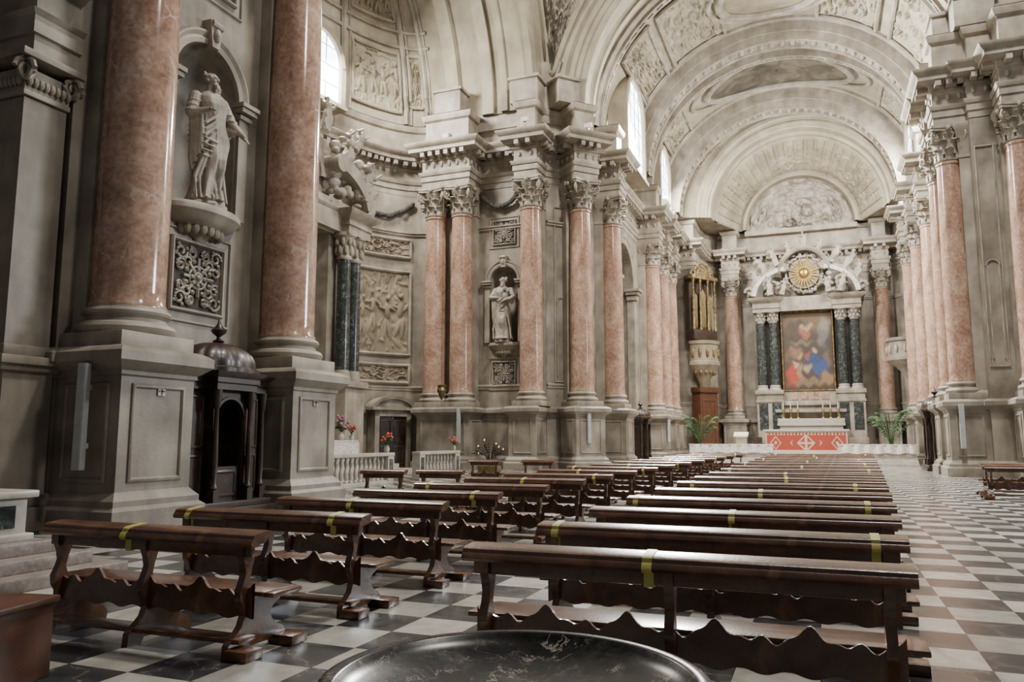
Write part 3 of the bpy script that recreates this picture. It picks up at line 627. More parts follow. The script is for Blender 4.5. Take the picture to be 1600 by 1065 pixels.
for sx in (-.5,.5):
    for z0,z1 in ((.25,1.4),(1.6,3.05)): m=MB(); frame2(m,c0+U*(sx-.38)+Zv*z0+n*.08,U,n,.76,z1-z0,.09,.04); m.build('door_panel','wood2',dl)
m=MB()
for s in (-1,1): m.prism([(s*1.0,0),(s*1.32,0),(s*1.32,3.7),(s*1.0,3.7)],c0-n*.8,U,Zv,n,1.0)
m.prism([(-1.32,3.3),(1.32,3.3),(1.32,3.7),(-1.32,3.7)],c0-n*.8,U,Zv,n,1.0); m.arch(c0+Zv*3.8,U,n,1.35,.6,[(-1.3,.1),(0,.1),(0,.3),(.2,.35),(.2,-.8)],n=16); m.prism([(-1.6,3.7),(1.6,3.7),(1.6,3.88),(-1.6,3.88)],c0-n*.8,U,Zv,n,1.2)
m.build('door_frame','stone2',t)
def small_cap(x,y,z0,h,r,mat,par):
    m=MB(); m.lathe([(r,z0),(r*1.1,z0+h*.08),(r,z0+h*.15),(r*1.05,z0+h*.6),(r*1.5,z0+h*.86),(r*1.7,z0+h*.88),(r*1.7,z0+h),(0,z0+h)],(x,y,0),20)
    for k in range(8):
        q=PI/4*k; m.ell((x+r*1.15*cos(q),y+r*1.15*sin(q),z0+h*.35),(r*.34,r*.34,h*.2),8,6); q+=PI/8; m.ell((x+r*1.3*cos(q),y+r*1.3*sin(q),z0+h*.66),(r*.32,r*.32,h*.17),8,6)
    m.build('capital',mat,par)
sa=thing('side_altar','tall side altar with dark green columns and broken pediment in the left transept','altar',(-25.8,33.3,0))
m=MB(); m.bb(-2.5,4.2,-6,6,0,.25); m.bb(-2.5,3.6,-5.5,5.5,.25,.5); m.build('steps','white',sa)
m=MB(); m.bb(-2,.6,-4.8,4.8,.5,5.0); 
for s in (-1,1): m.bb(.6,1.6,s*3.0,s*4.9,.5,5.0,.03); m.bb(.5,1.8,s*2.9,s*5.0,4.7,5.05,.03); m.bb(-2,.5,s*2.6,s*4.8,5,15)
m.build('pedestal','stone2',sa)
for yy in (-4.3,-3.3,3.3,4.3):
    small_cap(1.1,yy,11.9,1.5,.38,'stone2',sa); m=MB(); m.lathe([(.5,5.05),(.52,5.2),(.46,5.35),(.48,5.5),(.42,5.65),(0,5.65)],(1.1,yy,0),20); m.build('column_base','stone2',sa)
    m=MB(); m.lathe([(.40,5.6),(.41,7),(.36,11.95)],(1.1,yy,0),20); m.build('shaft','green',sa)
m=MB(); m.sweep([(-2,-5),(1.7,-5),(1.7,-2.8),(.8,-2.8),(.8,2.8),(1.7,2.8),(1.7,5),(-2,5)],[(0,13.3),(0,13.75),(.1,13.8),(0,14.15),(.1,14.25),(.4,14.45),(.5,14.65),(0,14.7)])
m.bb(-2,1.2,-4.6,4.6,13.4,15.1); m.build('entablature','stone2',sa)
for s in (-1,1):
    m=MB(); band=[]
    for i in range(13): a=PI*.05+PI*.4*i/12; band.append((s*(1.2+4.1*cos(a)),14.8+2.8*sin(a)))
    for i in range(12,-1,-1): a=PI*.05+PI*.4*i/12; band.append((s*(1.2+3.4*cos(a)),14.7+2.1*sin(a)))
    m.prism(band,(.2,0,0),Y1,Zv,X1,1.6); 
    m.build('pediment_scroll','stone2',sa)
    m=MB(); m.tube([(.1,s*1.75,17.0),(1.9,s*1.75,17.0)],.5,12); m.build('volute','stone2',sa)
m=MB(); m.bb(-1.5,.6,-2.4,2.4,14.6,18.6,.05); m.arch((.6,0,16.2),Y1,X1,1.2,1.4,[(0,0),(0,.3),(.3,.4),(.5,.2),(.5,0)],n=20); m.build('attic','stone2',sa)
def fig(par,Hh,Mx,arms,sd,vox,mat='statue',fat=1.25,beard=False):
    m=MB(); figure(m,Hh,Mx,arms,beard,.1,seed=sd,fat=fat,mantle=False); o=m.build('carved_figure',mat,par,weld=False); r=o.modifiers.new('m','REMESH'); r.voxel_size=vox; r.use_smooth_shade=True
AR=[((.08,-.14,.68),(.15,-.13,.78)),((.07,.14,.70),(.14,.16,.82))]
fig(sa,3.0,Matrix.Translation((1.3,4.2,15.6))@Matrix.Rotation(-.45,4,'X'),AR,3,.045)
fig(sa,2.7,Matrix.Translation((1.2,-4.2,15.9))@Matrix.Rotation(.3,4,'X'),AR,6,.045)
fig(sa,2.6,Matrix.Translation((1.1,2.9,17.3))@Matrix.Rotation(-.35,4,'X'),AR,5,.045)
fig(sa,2.2,Matrix.Translation((1.5,5.0,14.5)),AR,7,.045)
fig(sa,2.2,Matrix.Translation((.8,1.4,18.8))@Matrix.Rotation(-.1,4,'X'),AR,9,.045)
fig(sa,1.9,Matrix.Translation((1.3,3.6,18.4))@Matrix.Rotation(-.5,4,'X'),AR,11,.045)
m=MB(); rl=random.Random(2)
for k in range(44): m.ell((1.1+rl.uniform(-.2,.4),2.9+rl.uniform(-1.4,2.2),16.8+rl.uniform(-2.0,2.0)),(.3,rl.uniform(.2,.42),rl.uniform(.15,.32)),8,6)
o=m.build('cloud_carving','statue',sa,weld=False); rr=o.modifiers.new('m','REMESH'); rr.voxel_size=.06; rr.use_smooth_shade=True
m=MB(); m.bb(.6,2.4,-3,3,.5,1.75,.02); m.build('mensa','white',sa)
m=MB(); m.bb(.55,2.5,-3.1,3.1,1.72,1.8); m.bb(2.42,2.48,-3.1,3.1,.9,1.78); m.bb(.6,2.5,3.02,3.1,.9,1.78); m.build('altar_cloth','cloth',sa)
# ---------------------------------------------------------------- garlands
def garland(lab,pts,r=.16):
    t=MB(); P=[V(p) for p in pts]
    for i in range(len(P)-1):
        for k in range(7):
            q=P[i].lerp(P[i+1],k/7); t.ell(q+V((RN.uniform(-.05,.05),RN.uniform(-.05,.05),RN.uniform(-.05,.05))),(r*RN.uniform(.7,1.1),)*3,7,5)
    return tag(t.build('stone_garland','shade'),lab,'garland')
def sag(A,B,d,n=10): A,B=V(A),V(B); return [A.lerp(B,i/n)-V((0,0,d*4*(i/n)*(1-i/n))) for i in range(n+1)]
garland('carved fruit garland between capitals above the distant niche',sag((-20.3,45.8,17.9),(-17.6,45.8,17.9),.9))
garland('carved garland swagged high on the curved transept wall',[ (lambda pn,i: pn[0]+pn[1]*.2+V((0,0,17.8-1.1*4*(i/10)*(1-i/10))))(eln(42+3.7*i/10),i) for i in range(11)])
t=thing('side_arch_surround','tall moulded arch with imposts on the left chancel wall','arch surround')
m=MB(); m.arch((-13.9,58.2,13.9),Y1,X1,3.0,3.0,[(0,-.3),(0,.25),(.15,.32),(.4,.28),(.5,.38),(.62,.38),(.62,0)],n=30)
for s in (-1,1):
    m.box((-13.9,58.2+s*3.25,8.6),(.6,.7,9.6)); m.box((-13.75,58.2+s*3.2,13.5),(1.0,1.1,.25)); m.box((-13.7,58.2+s*3.2,13.75),(1.2,1.3,.22)); m.box((-13.8,58.2+s*3.2,13.1),(.8,.9,.3))
m.build('archivolt','stone2',t)
m=MB(); m.bb(-17.2,-17.1,55,61.4,4,13.5); m.build('dark_backing','darkrecess',t)  # dark sheet standing in for shade deep inside the arch
def vpanel(lab,A,d,n,w,z0,z1):
    t=MB(); A,d,n=V(A),V(d),V(n); frame2(t,V((A.x-d.x*w/2,A.y-d.y*w/2,z0))+n*.01,d,n,w,z1-z0,.09,.07)
    t.arch((A.x,A.y,z0+(z1-z0)*.45),d,n,w*.28,w*.28,[(0,0),(0,.07),(.08,.07),(.08,0)],n=12)
    for s in (-1,1): t.prism([(s*w*.28-.04,z0+.4),(s*w*.28+.04,z0+.4),(s*w*.28+.04,z0+(z1-z0)*.45),(s*w*.28-.04,z0+(z1-z0)*.45)],(A.x,A.y,0),d,Zv,n,.07)
    return tag(t.build('pilaster_panel','stone2'),lab,'wall panel')
vpanel('tall narrow moulded panel on the chamfered pier corner',(-15.2,46.87,0),(.673,.74,0),(.74,-.673,0),1.0,5.4,16.8)
vpanel('tall narrow moulded panel between the two nearest columns on the right',(8.35,44.5,0),X1,-Y1,.9,5.4,16.8)
vpanel('tall narrow moulded panel on the right pier side wall',(7.8,47.4,0),-Y1,-X1,1.2,5.4,16.8)
for (x,y,lb) in ((-13.52,13.1,'small inlaid cross plaque on the nearest pedestal'),(-13.52,18.75,'small inlaid cross plaque on the second pedestal')):
    t=thing('cross_plaque',lb,'plaque',(x+.02,y,2.93)); m=MB(); m.box((0,0,0),(.03,.2,.2)); tl=m.build('tile','white',t); m=MB(); m.box((.02,0,0),(.01,.04,.17)); m.box((.02,0,0),(.01,.17,.04)); m.build('cross','wood3',tl)
for x,y,lb in ((-22.2,44.2,'small white spotlight on the cornice above the left column pair'),(-16.4,43.6,'small white spotlight on the cornice above the niche column'),(-13.0,46.0,'small white spotlight on the cornice at the chamfered corner')):
    t=thing('cornice_spotlight',lb,'spotlight',(x,y,21.33)); m=MB(); m.bb(-.06,.06,-.06,.06,0,.25); m.build('bracket','metal',t); m=MB(); m.prism([(-.22,-.14),(.22,-.14),(.22,.14),(-.22,.14)],(0,-.15,.35),X1,Zv,(0,.9,.3),.4); m.build('lamp_head','cloth',t)
# ---------------------------------------------------------------- far-left aisle wall & minor pillar
b=MB(); b2=MB(); nichewall(b,b2,(-19.6,1),(-19.6,20.3),0,16,12.7,1.9,0,6.6,3,deep=True); b.sweep([(-24,20.2),(-15.5,20.2)],[(0,0),(0,16)]); b.f([b.v(q) for q in ((-24,1,13.5),(-16.6,1,13.5),(-16.6,20.3,13.5),(-24,20.3,13.5))]); flatwall('wall_aisle',b,b2)
b=MB(); b.arch((-19.6,13.7,6.6),Y1,X1,1.9,1.9,[(0,-.2),(0,.2),(.15,.3),(.4,.25),(.5,.35),(.55,0)],n=24)
for z in (6.4,): b.bb(-19.7,-19.3,11.2,11.8,z-.25,z+.1); b.bb(-19.7,-19.3,15.6,16.2,z-.25,z+.1)
struct(b.build('trim_12','stone2'))
t=thing('round_grille','round wrought grille in the dark arched opening at the far left edge','grille',(-22.3,14.2,5.6))
m=MB(); m.tube([(0,1.15*cos(2*PI*k/32),1.3*sin(2*PI*k/32)) for k in range(32)],.1,6,True); m.build('rim','stone2',t)
m=MB()
for k in range(8): a=PI*k/8; m.tube([(0,1.15*cos(a),1.3*sin(a)),(0,-1.15*cos(a),-1.3*sin(a))],.025,5)
for r in (.35,.7,.95): m.tube([(0,1.15*r*cos(2*PI*k/24),1.3*r*sin(2*PI*k/24)) for k in range(24)],.03,5,True)
m.build('tracery','stone',t)
mp=thing('square_pillar','grey square pillar with scrolled capital at the left edge','pillar',(-15.95,11.3,0))
m=MB(); m.box((0,0,.25),(1.7,1.5,.5),0,.03); m.box((0,0,.62),(1.5,1.3,.25),0,.06); m.box((0,0,2),(1.3,1.1,2.6)); m.box((0,0,3.35),(1.45,1.3,.15),0,.03); m.box((0,0,3.5),(1.6,1.4,.18),0,.03); m.build('pedestal','stone',mp)
m=MB(); m.box((0,0,3.7),(1.3,1.15,.25),0,.06); m.box((0,0,6.4),(1.1,1.0,5.4)); m.build('shaft','stone',mp)
m=MB(); m.box((0,0,9.2),(1.2,1.1,.12),0,.02); m.box((0,0,9.5),(1.15,1.05,.5)); m.box((0,0,10.0),(1.6,1.5,.16),0,.03)
for sx in (-1,1):
    for sy in (-1,1):
        c=V((sx*.62,sy*.56,9.65)); m.tube([c+V((0,.26*(1-k/22)*cos(k*.6)*sy,.26*(1-k/22)*sin(k*.6))) for k in range(18)],.06,6); m.tube([c+V((.26*(1-k/22)*cos(k*.6)*sx,0,.26*(1-k/22)*sin(k*.6))) for k in range(18)],.06,6)
for k in range(8): m.ell((.62,-.45+.13*k,9.45),(.07,.06,.12),8,6); m.ell((-.45+.13*k,-.57,9.45),(.06,.07,.12),8,6)
m.build('capital','stone2',mp)
m=MB(); m.sweep([(-20,10.85),(-15.3,10.85),(-15.3,11.95)],[(0,10.08),(0,10.5),(.08,10.52),(.08,10.9),(.2,11.0),(0,11.05),(0,11.7),(.15,11.8),(.55,11.95),(.6,12.2),(0,12.25)]); m.f([m.v(q) for q in ((-20,10.85,10.08),(-15.3,10.85,10.08),(-15.3,11.95,10.08),(-20,11.95,10.08))]); m.bb(-20,-15.4,11.0,11.95,12.2,15); struct(m.build('trim_13','stone2'))
for x,z0,y1 in ((-9.3,0,8.6),(-9.65,.17,8.3),(-10.0,.34,8.0)):
    m=MB(); m.bb(-15,x,5.2,y1,z0,z0+.17,.02)
    if z0==0: st=tag(m.build('marble_steps','step'),'low worn pinkish marble steps at the left edge beside the nearest left pew','steps')
    else: m.build('tread','step',st)
rp=thing('marble_rail_pier','white marble rail pier with dark inlaid panel on the steps at the left edge','rail pier',(-10.75,7.35,.51))
m=MB(); m.box((0,0,.05),(1.1,.9,.1),0,.02); m.box((0,0,.33),(.95,.75,.5),0,.02); m.box((0,0,.63),(1.15,.95,.1),0,.03); m.build('body','white',rp)
m=MB(); m.box((.48,0,.33),(.02,.4,.3)); m.build('inlaid_panel','green',rp); m=MB(); m.box((0,-.38,.33),(.6,.02,.3)); m.build('inlaid_panel','green',rp)
# ---------------------------------------------------------------- pews
def mk_pew(L,ns,tapes):
    t=thing('pew','','pew'); K=1.205
    hx=L/2
    rail=[(-.10,.785),(-.12,.805),(-.105,.832),(-.09,.84),(-.08,.862),(-.05,.874),(.12,.888),(.145,.875),(.14,.858),(.115,.85),(.10,.825),(.07,.80)]
    Q=lambda pl:[(y,z*K) for y,z in pl]
    m=MB(); m.prism(Q(rail),(-hx-.03,0,0),Y1,Zv,X1,L+.06); tr=m.build('top_rail','wood',t)
    m=MB(); m.bb(-hx+.04,hx-.04,-.035,.02,.70*K,.80*K,.008); m.build('back_board','wood',t)
    m=MB(); m.bb(-hx+.0,hx-.0,.1,.54,.40*K,.435*K,.012); m.build('seat','wood',t)
    n=int(L*40); up=[]; lo=[]; per=L/round(L/.62)
    for i in range(n+1):
        x=-hx+.05+(L-.1)*i/n; ph=(x+hx)/per*2*PI
        up.append((x,(.455+.036*cos(ph)+.026*cos(2*ph+.4)+.014*cos(4*ph))*K)); lo.append((x,(.255-.014*cos(ph*2))*K))
    m=MB(); A=[m.v((x,.02,z)) for x,z in up]; Bq=[m.v((x,.02,z)) for x,z in lo]; A2=[m.v((x,.05,z)) for x,z in up]; B2=[m.v((x,.05,z)) for x,z in lo]
    for i in range(n): m.f([A[i],A[i+1],Bq[i+1],Bq[i]]); m.f([A2[i],B2[i],B2[i+1],A2[i+1]]); m.f([A[i],A2[i],A2[i+1],A[i+1]]); m.f([Bq[i],Bq[i+1],B2[i+1],B2[i]])
    m.build('wavy_apron','wood',t)
    m=MB(); m.bb(-hx+.03,hx-.03,-.16,.06,.10*K,.135*K,.012); m.build('kneeler_board','wood',t)
    out=[(-.06,.79),(-.065,.72),(-.03,.655),(-.01,.58),(-.035,.52),(-.075,.455),(-.065,.385),(-.025,.33),(-.005,.27),(-.04,.2),(-.11,.15),(-.17,.12),(-.20,.09),(-.21,.0),(-.05,0),(-.02,.045),(.38,.045),(.42,0),(.57,0),(.58,.07),(.53,.12),(.44,.15),(.37,.2),(.34,.26),(.39,.3),(.47,.33),(.51,.36),(.50,.40),(.13,.40),(.075,.45),(.045,.52),(.065,.6),(.10,.68),(.09,.79)]
    for k in range(ns):
        x=-hx+.14+(L-.28)*k/(ns-1); m=MB(); m.prism(Q(out),(x-.035,0,0),Y1,Zv,X1,.07); sp_=m.build('support',"wood",t)
        if k in (0,ns-1):
            e=-1 if k==0 else 1
            for y0,y1 in ((-.24,-.02),(.38,.62)): m=MB(); m.bb(e*hx-.12,e*hx+.12,y0,y1,.0,.09,.012); ft=m.build('foot','wood',sp_)
            m=MB(); m.bb(e*hx-.08,e*hx+.1,.12,.54,.395*K,.43*K,.012); m.build('seat_end','wood',sp_)
    for fr in tapes:
        x=-hx+L*fr; w=.036; pts=[(y*1.04-.0005,.825+(z-.825)*1.1) for y,z in rail]
        m=MB(); m.prism(Q(pts),(x-w,0,0),Y1,Zv,X1,2*w); m.bb(x-w,x+w,-.04,.024,.69*K,.80*K); m.build('yellow_tape','tape',tr)
    return t
ordn=['nearest','second','third','fourth','fifth','sixth','seventh','eighth','ninth','tenth','eleventh','twelfth','thirteenth','fourteenth','fifteenth','sixteenth']
PY=[5.8,7.52,9.4,11.35,13.4,15.6,17.8,20.2,22.7,25.3,28.3,31.3,34.4,37.8,41.2,45]
RXR=[.50,.61,.71,.82,.92,1.03,1.14,1.26,1.38,1.5,1.64,1.79,1.94,2.08,2.24,2.4]
LXR=[-4.75,-4.74,-4.70,-4.72,-4.65,-4.6,-4.58,-4.55,-4.5,-4.45,-4.4,-4.35,-4.3,-4.25,-4.2,-4.1]
TR=[[.455],[.05,.93],[.49],[.03,.91],[.47],[.07,.86],[.5]]
TL=[[.42],[.07,.86],[.46],[.84],[.1],[.5],[.85]]
for blk,nm in (('R','right block'),('L','left block')):
    for i,y in enumerate(PY):
        tp=(TR if blk=='R' else TL)[i%7]
        x0,x1=(-2.65,RXR[i]) if blk=='R' else (-7.33+.02*i,LXR[i])
        o=mk_pew(x1-x0,3,tp)
        o.location=((x0+x1)/2,y,0)
        o['label']='%s dark wooden pew %s the camera in the %s with %s yellow tape%s'%(ordn[i],'to' if i==0 else 'from',nm,'one' if len(tp)==1 else 'two',' strip' if len(tp)==1 else ' strips'); o['category']='pew'; o['group']='nave pews'
sp=[(-11.0,18.4,1.3,'short pew left of the rows before the transept balustrade'),(-9.5,18.8,1.3,'short pew just right of its twin before the transept balustrade'),(-12.5,28.6,1.4,'short distant pew beside the brass candle stand'),(-10.4,29.0,1.4,'short distant pew right of the one beside the candle stand'),(6.55,28.7,3.6,'wooden pew standing alone at the right edge by the pier'),(6.75,30.7,3.6,'wooden pew partly hidden behind the one at the right edge')]
sho=None; rgo=None
for x,y,l,lb in sp:
    if l<2: o=sho=(mk_pew(l,2,[]) if sho is None else dup(sho))
    else: o=rgo=(mk_pew(l,3,[]) if rgo is None else dup(rgo))
    o.location=(x,y,0); o['label']=lb; o['category']='pew'; o['group']='side pews'
# ---------------------------------------------------------------- font basin
f=thing('marble_font','round black veined marble basin in the foreground','basin',(-1.13,2.88,0)); f.scale=(1.03,1.03,1.015)
m=MB(); m.lathe([(.0,.86),(.2,.865),(.38,.885),(.52,.918),(.60,.945),(.645,.968),(.66,.983),(.67,.988),(.70,.989),(.717,.984),(.724,.97),(.724,.93),(.70,.90),(.66,.86),(.5,.76),(.3,.68),(.18,.64),(0,.64)],n=96); m.build('bowl','black',f)
m=MB(); m.lathe([(0,0),(.34,0),(.34,.08),(.28,.12),(.16,.2),(.12,.3),(.17,.45),(.15,.55),(.2,.64),(0,.64)],n=40); m.build('stem','black',f)
bx=thing('wooden_box','plain reddish brown wooden box at the lower left corner','box',(-6.5,4.2,0),.2)
m=MB(); m.bb(-.7,.7,-.4,.4,0,.58,.01); m.build('body','wood3',bx)
m=MB(); m.bb(-.73,.73,-.43,.43,.58,.63,.012); m.build('lid','wood3',bx)
# ---------------------------------------------------------------- confessional
def confessional(loc,rz,lab,sc=1):
    t=thing('confessional',lab,'confessional',loc,rz); t.scale=(sc,)*3
    Wd=1.4
    m=MB(); m.bb(-.8,.75,-Wd-.1,Wd+.1,0,.2,.02); m.bb(-.8,.65,-Wd-.05,Wd+.05,.2,.35,.02); m.build('plinth','wood2',t)
    m=MB(); m.bb(-.8,-.7,-Wd,Wd,.35,3.2)
    for y in (-Wd,-.55,.55,Wd): m.bb(-.7,.45 if abs(y)<1 else .2,y-.04,y+.04,.35,3.1)
    m.build('carcass','wood2',t)
    m=MB()
    r=.48; ar=[(-r*cos(PI*k/14),2.4+r*sin(PI*k/14)) for k in range(15)]
    m.grid([[(.42,a,z),(.42,a,3.12)] for a,z in ar]); m.grid([[(.42,a,z),(.30,a,z)] for a,z in ar])
    for s in (-1,1): m.bb(.30,.42,s*.48,s*.6,.35,3.12)
    m.arch((.42,0,2.4),Y1,X1,.48,.48,[(0,0),(0,.05),(.07,.05),(.07,0)],n=12)
    m.build('arched_front','wood2',t)
    for s in (-1,1):
        m=MB(); m.bb(.15,.22,s*.6,s*1.37,.35,3.1); sp_=m.build('side_panel','wood2',t)
        for z0,z1 in ((.5,1.5),(1.65,2.95)): m=MB(); frame2(m,(.22,min(s*.68,s*1.27),z0),Y1,X1,.59,z1-z0,.07,.03); m.build('panel_moulding','wood2',sp_)
    for z0,z1 in ((.5,1.6),(1.75,2.95)): m=MB(); frame2(m,(-.55,-Wd-.045,z0),X1,-Y1,.6,z1-z0,.08,.03); m.build('end_panel','wood2',t)
    m=MB(); m.bb(.28,.36,-.46,.46,.35,1.2); frame2(m,(.36,-.38,.45),Y1,X1,.76,.66,.08,.03); m.build('half_door','wood2',t)
    for x,y in ((.28,-Wd),(.55,-.6),(.55,.6),(.28,Wd)):
        m=MB(); m.box((x,y,.5),(.2,.2,.3)); m.lathe([(.08,.65),(.1,.7),(.06,.8),(.085,1.3),(.07,1.9),(.055,2.6),(.09,2.7),(.11,2.95),(.12,3.1)],(x,y,0),14); m.build('turned_post','wood2',t)
    pl=[(-.8,-Wd-.1),(.3,-Wd-.1),(.3,-.72),(.65,-.72),(.65,.72),(.3,.72),(.3,Wd+.1),(-.8,Wd+.1)]
    m=MB(); m.sweep(pl,[(0,3.1),(0,3.25),(.05,3.28),(.05,3.4),(.14,3.48),(.18,3.55),(0,3.56)]); m.f([m.v((*q,3.55)) for q in pl])
    m.build('cornice','wood2',t)
    m=MB(); rows=[]
    for r,z in ((1.12,3.56),(1.12,3.66),(1.0,3.7),(1.0,3.8),(.98,3.9),(.9,4.04),(.7,4.2),(.42,4.3),(.14,4.34),(.1,4.38)):
        rows.append([(-.05+r*(1+.05*abs(cos(8*2*PI*j/96)))*cos(2*PI*j/96)*.72,r*(1+.05*abs(cos(8*2*PI*j/96)))*sin(2*PI*j/96)*1.12,z) for j in range(96)])
    m.grid(rows,close=True); dm=m.build('ribbed_dome','wood2',t)
    m=MB(); m.lathe([(.1,4.34),(.16,4.38),(.06,4.44),(.05,4.5),(.17,4.6),(.2,4.67),(.12,4.73),(.1,4.77),(.05,4.83),(.03,4.93),(0,4.97)],(-.05,0,0),18); m.build('urn_finial','wood2',dm)
    return t
confessional((-14.35,15.75,0),0,'dark wooden domed confessional between the two nearest left pedestals')
confessional((-12.6,58.2,0),0,'distant dark confessional below the tall side arch',.95)
confessional((6.35,53.0,0),PI,'dark confessional against the right hand wall beyond the corner pier',1.0)
def speaker(lab,x,y,z,dx,dy,h=2.2):
    t=thing('column_loudspeaker',lab,'loudspeaker',(x,y,z),math.atan2(dy,dx))
    m=MB(); m.bb(0,.14,-.12,.12,0,h,.02); m.build('body','metal',t)
    for q in (.2,.75): m=MB(); m.bb(-.12,.0,-.03,.03,h*q,h*(q+.05)); m.build('bracket','metal',t)
    m=MB(); m.bb(.14,.147,-.09,.09,.06,h-.06); m.build('grille','metal',t)
speaker('slim pale column loudspeaker on the nearest left pedestal',-14.2,11.78,1.25,0,-1)
speaker('slim pale column loudspeaker on the pedestal left of the distant niche',-20.9,43.85,1.6,0,-1)
speaker('slim pale column loudspeaker on the chamfered corner pedestal',-13.2,45.95,1.6,.74,-.67)
speaker('slim pale column loudspeaker on the pedestal right of the side arch',-11.7,64.2,1.6,.7,-.7)
speaker('slim pale column loudspeaker on the right hand corner pedestal',6.5,44.45,1.4,0,-1)
def balustrade(lab,A,B,z=0,h=1.05):
    A,B=V(A),V(B); L=(B-A).length; a=math.atan2(B.y-A.y,B.x-A.x); t=thing('marble_balustrade',lab,'balustrade',(A.x,A.y,z),a)
    m=MB(); m.bb(0,L,-.18,.18,0,.16,.01); m.build('base_rail','white',t); m=MB(); m.bb(-.02,L+.02,-.22,.22,h-.14,h,.02); m.build('top_rail','white',t)
    for x0,x1 in ((0,.5),(L-.5,L)):
        m=MB(); m.bb(x0,x1,-.2,.2,.16,h-.14); e_=m.build('end_pier','white',t); m=MB(); m.bb(x0+.1,x1-.1,-.21,-.2,.28,h-.26); m.build('inlaid_panel','green',e_)
    n=max(1,int((L-1)/.32)); me=None
    for k in range(n):
        if me is None:
            m=MB(); m.lathe([(.08,.16),(.08,.2),(.05,.24),(.1,.4),(.06,.55),(.05,.6),(.09,.75),(.05,.85),(.08,.91)],(0,0,0),10); o=me=m.build('baluster','white',t)
        else: o=me.copy(); C.objects.link(o); o.parent=t
        o.location=(.5+(L-1)*(k+.5)/n,0,0); o.scale=(1,1,(h-.30)/.75); o.location.z=.16-.16*(h-.30)/.75
    return t
balustrade('white marble balustrade left of the opening before the side altar',(-17.2,24.3),(-17.2,29.3),0,1.3)
balustrade('white marble balustrade right of the opening before the side altar',(-17.2,31.6),(-17.2,35.8),0,1.3)
def flowers(name,lab,loc,mats,s=1,n=14,hgt=.5):
    t=thing(name,lab,'flowers',loc); m=MB(); m.lathe([(0,0),(.09,0),(.14,.1),(.13,.22),(.08,.3),(.11,.34),(.0,.34)],n=16); m.build('vase','white',t)
    r=random.Random(int(abs(loc[0]*97+loc[1]*13))); m=MB(); pts=[]
    for k in range(n): p=V((r.uniform(-.28,.28),r.uniform(-.28,.28),.4+r.uniform(.1,hgt))); pts.append(p); m.tube([(0,0,.3),p*.5+V((0,0,.2)),p],.012,5)
    for k in range(n): p=pts[k]*.8; m.ell(p+V((0,0,.02)),(.11,.11,.03),6,4)
    m.build('foliage','leaf',t)
    m=MB(); [m.ell(p,(.07,.07,.06),8,5) for p in pts]; m.build('blossoms',mats,t); t.scale=(s,)*3
flowers('flower_vase','vase of red flowers on the left balustrade end',(-17.2,29.0,1.3),'red',.9)
flowers('flower_vase','vase of pink flowers on the side altar cloth',(-23.8,35.4,1.8),'purple',1.3,18,.6)
flowers('flower_vase','small vase of red flowers on the right balustrade end',(-17.2,35.5,1.3),'red',.8)
flowers('flower_vase','second vase of red blossoms on the side altar',(-23.6,36.1,1.8),'red',.9)
cs=thing('votive_candle_stand','brass votive candle stand with curving arms before the corner pier','candle stand',(-15.2,35.4,0)); cs.scale=(.95,)*3
m=MB(); m.bb(-.5,.5,-.4,.4,0,.6,.02); m.build('box_base','brass',cs)
m=MB()
for k in range(11):
    a=PI*(k)/10; m.tube([(0,0,.6),(.2*cos(a),.1*sin(k*2),1.1),(.5*cos(a),.2*sin(k*2),1.25+.5*sin(a)),(.75*cos(a),.3*sin(k*2),1.25+.5*sin(a)+.12*cos(k))],[.03,.025,.02,.015],6)
    for q in range(4): p=V((.2*cos(a),.1*sin(k*2),1.1)).lerp(V((.75*cos(a),.3*sin(k*2),1.25+.5*sin(a))),.3+.2*q); m.ell(p,(.09,.02,.03),6,4)
am=m.build('arm','wood2',cs)
for k in range(0,11,2):
    m=MB(); m.ell((.75*cos(PI*k/10),.3*sin(k*2),1.33+.5*sin(PI*k/10)+.12*cos(k)),(.03,.03,.05),8,6); m.build('light','flame',am)
hl=thing('hanging_lamp','small brass sanctuary lamp hanging by the transept door','lamp',(-21.5,42.6,5.2))
m=MB(); m.lathe([(0,-1.0),(.08,-.9),(.2,-.6),(.3,-.4),(.22,-.2),(.3,-.1),(.1,0),(.0,.02)],n=16); m.build('bowl','brass',hl)
m=MB(); m.tube([(0,0,0),(0,0,13)],.015,5); m.build('chain','brass',hl)
# ---------------------------------------------------------------- sanctuary
m=MB(); m.bb(-10.3,6.0,59.2,83,0,.17); m.bb(-10.3,6.0,59.6,83,.17,.34); m.bb(-10.3,6.0,60,83,.34,.5); tag(m.build('sanctuary_platform','white'),'stepped pale marble sanctuary platform under the altars','platform')
def colgrid(name,P0,U,W,w,h,nx,ny,fn,parent):
    P0,U,W=V(P0),V(U),V(W); m=MB(); m.grid([[P0+U*(w*i/nx)+W*(h*j/ny) for j in range(ny+1)] for i in range(nx+1)])
    o=m.build(name,'attr',parent,smooth=False,weld=False); me=o.data
    ca=me.color_attributes.new('Col','FLOAT_COLOR','POINT')
    k=0
    for i in range(nx+1):
        for j in range(ny+1): ca.data[k].color=(*fn(i/nx,j/ny),1); k+=1
    return o
for xa,xb,lb in ((-9.4,-3.4,'left'),(1.0,6.0,'right')):
    t=thing('altar_rail','%s hand stretch of white lace covered altar rail'%lb,'altar rail',(0,0,0))
    m=MB(); m.bb(xa,xb,60.4,60.8,.5,1.4); m.build('rail_body','white',t)
    m=MB(); m.bb(xa-.05,xb+.05,60.3,60.9,1.4,1.48,.01); m.grid([[(x,60.3-.03*sin(x*9),1.46),(x,60.27-.05*sin(x*9),.85+.04*sin(x*5))] for x in [xa+(xb-xa)*i/60 for i in range(61)]]); m.build('lace_cloth','cloth',t)
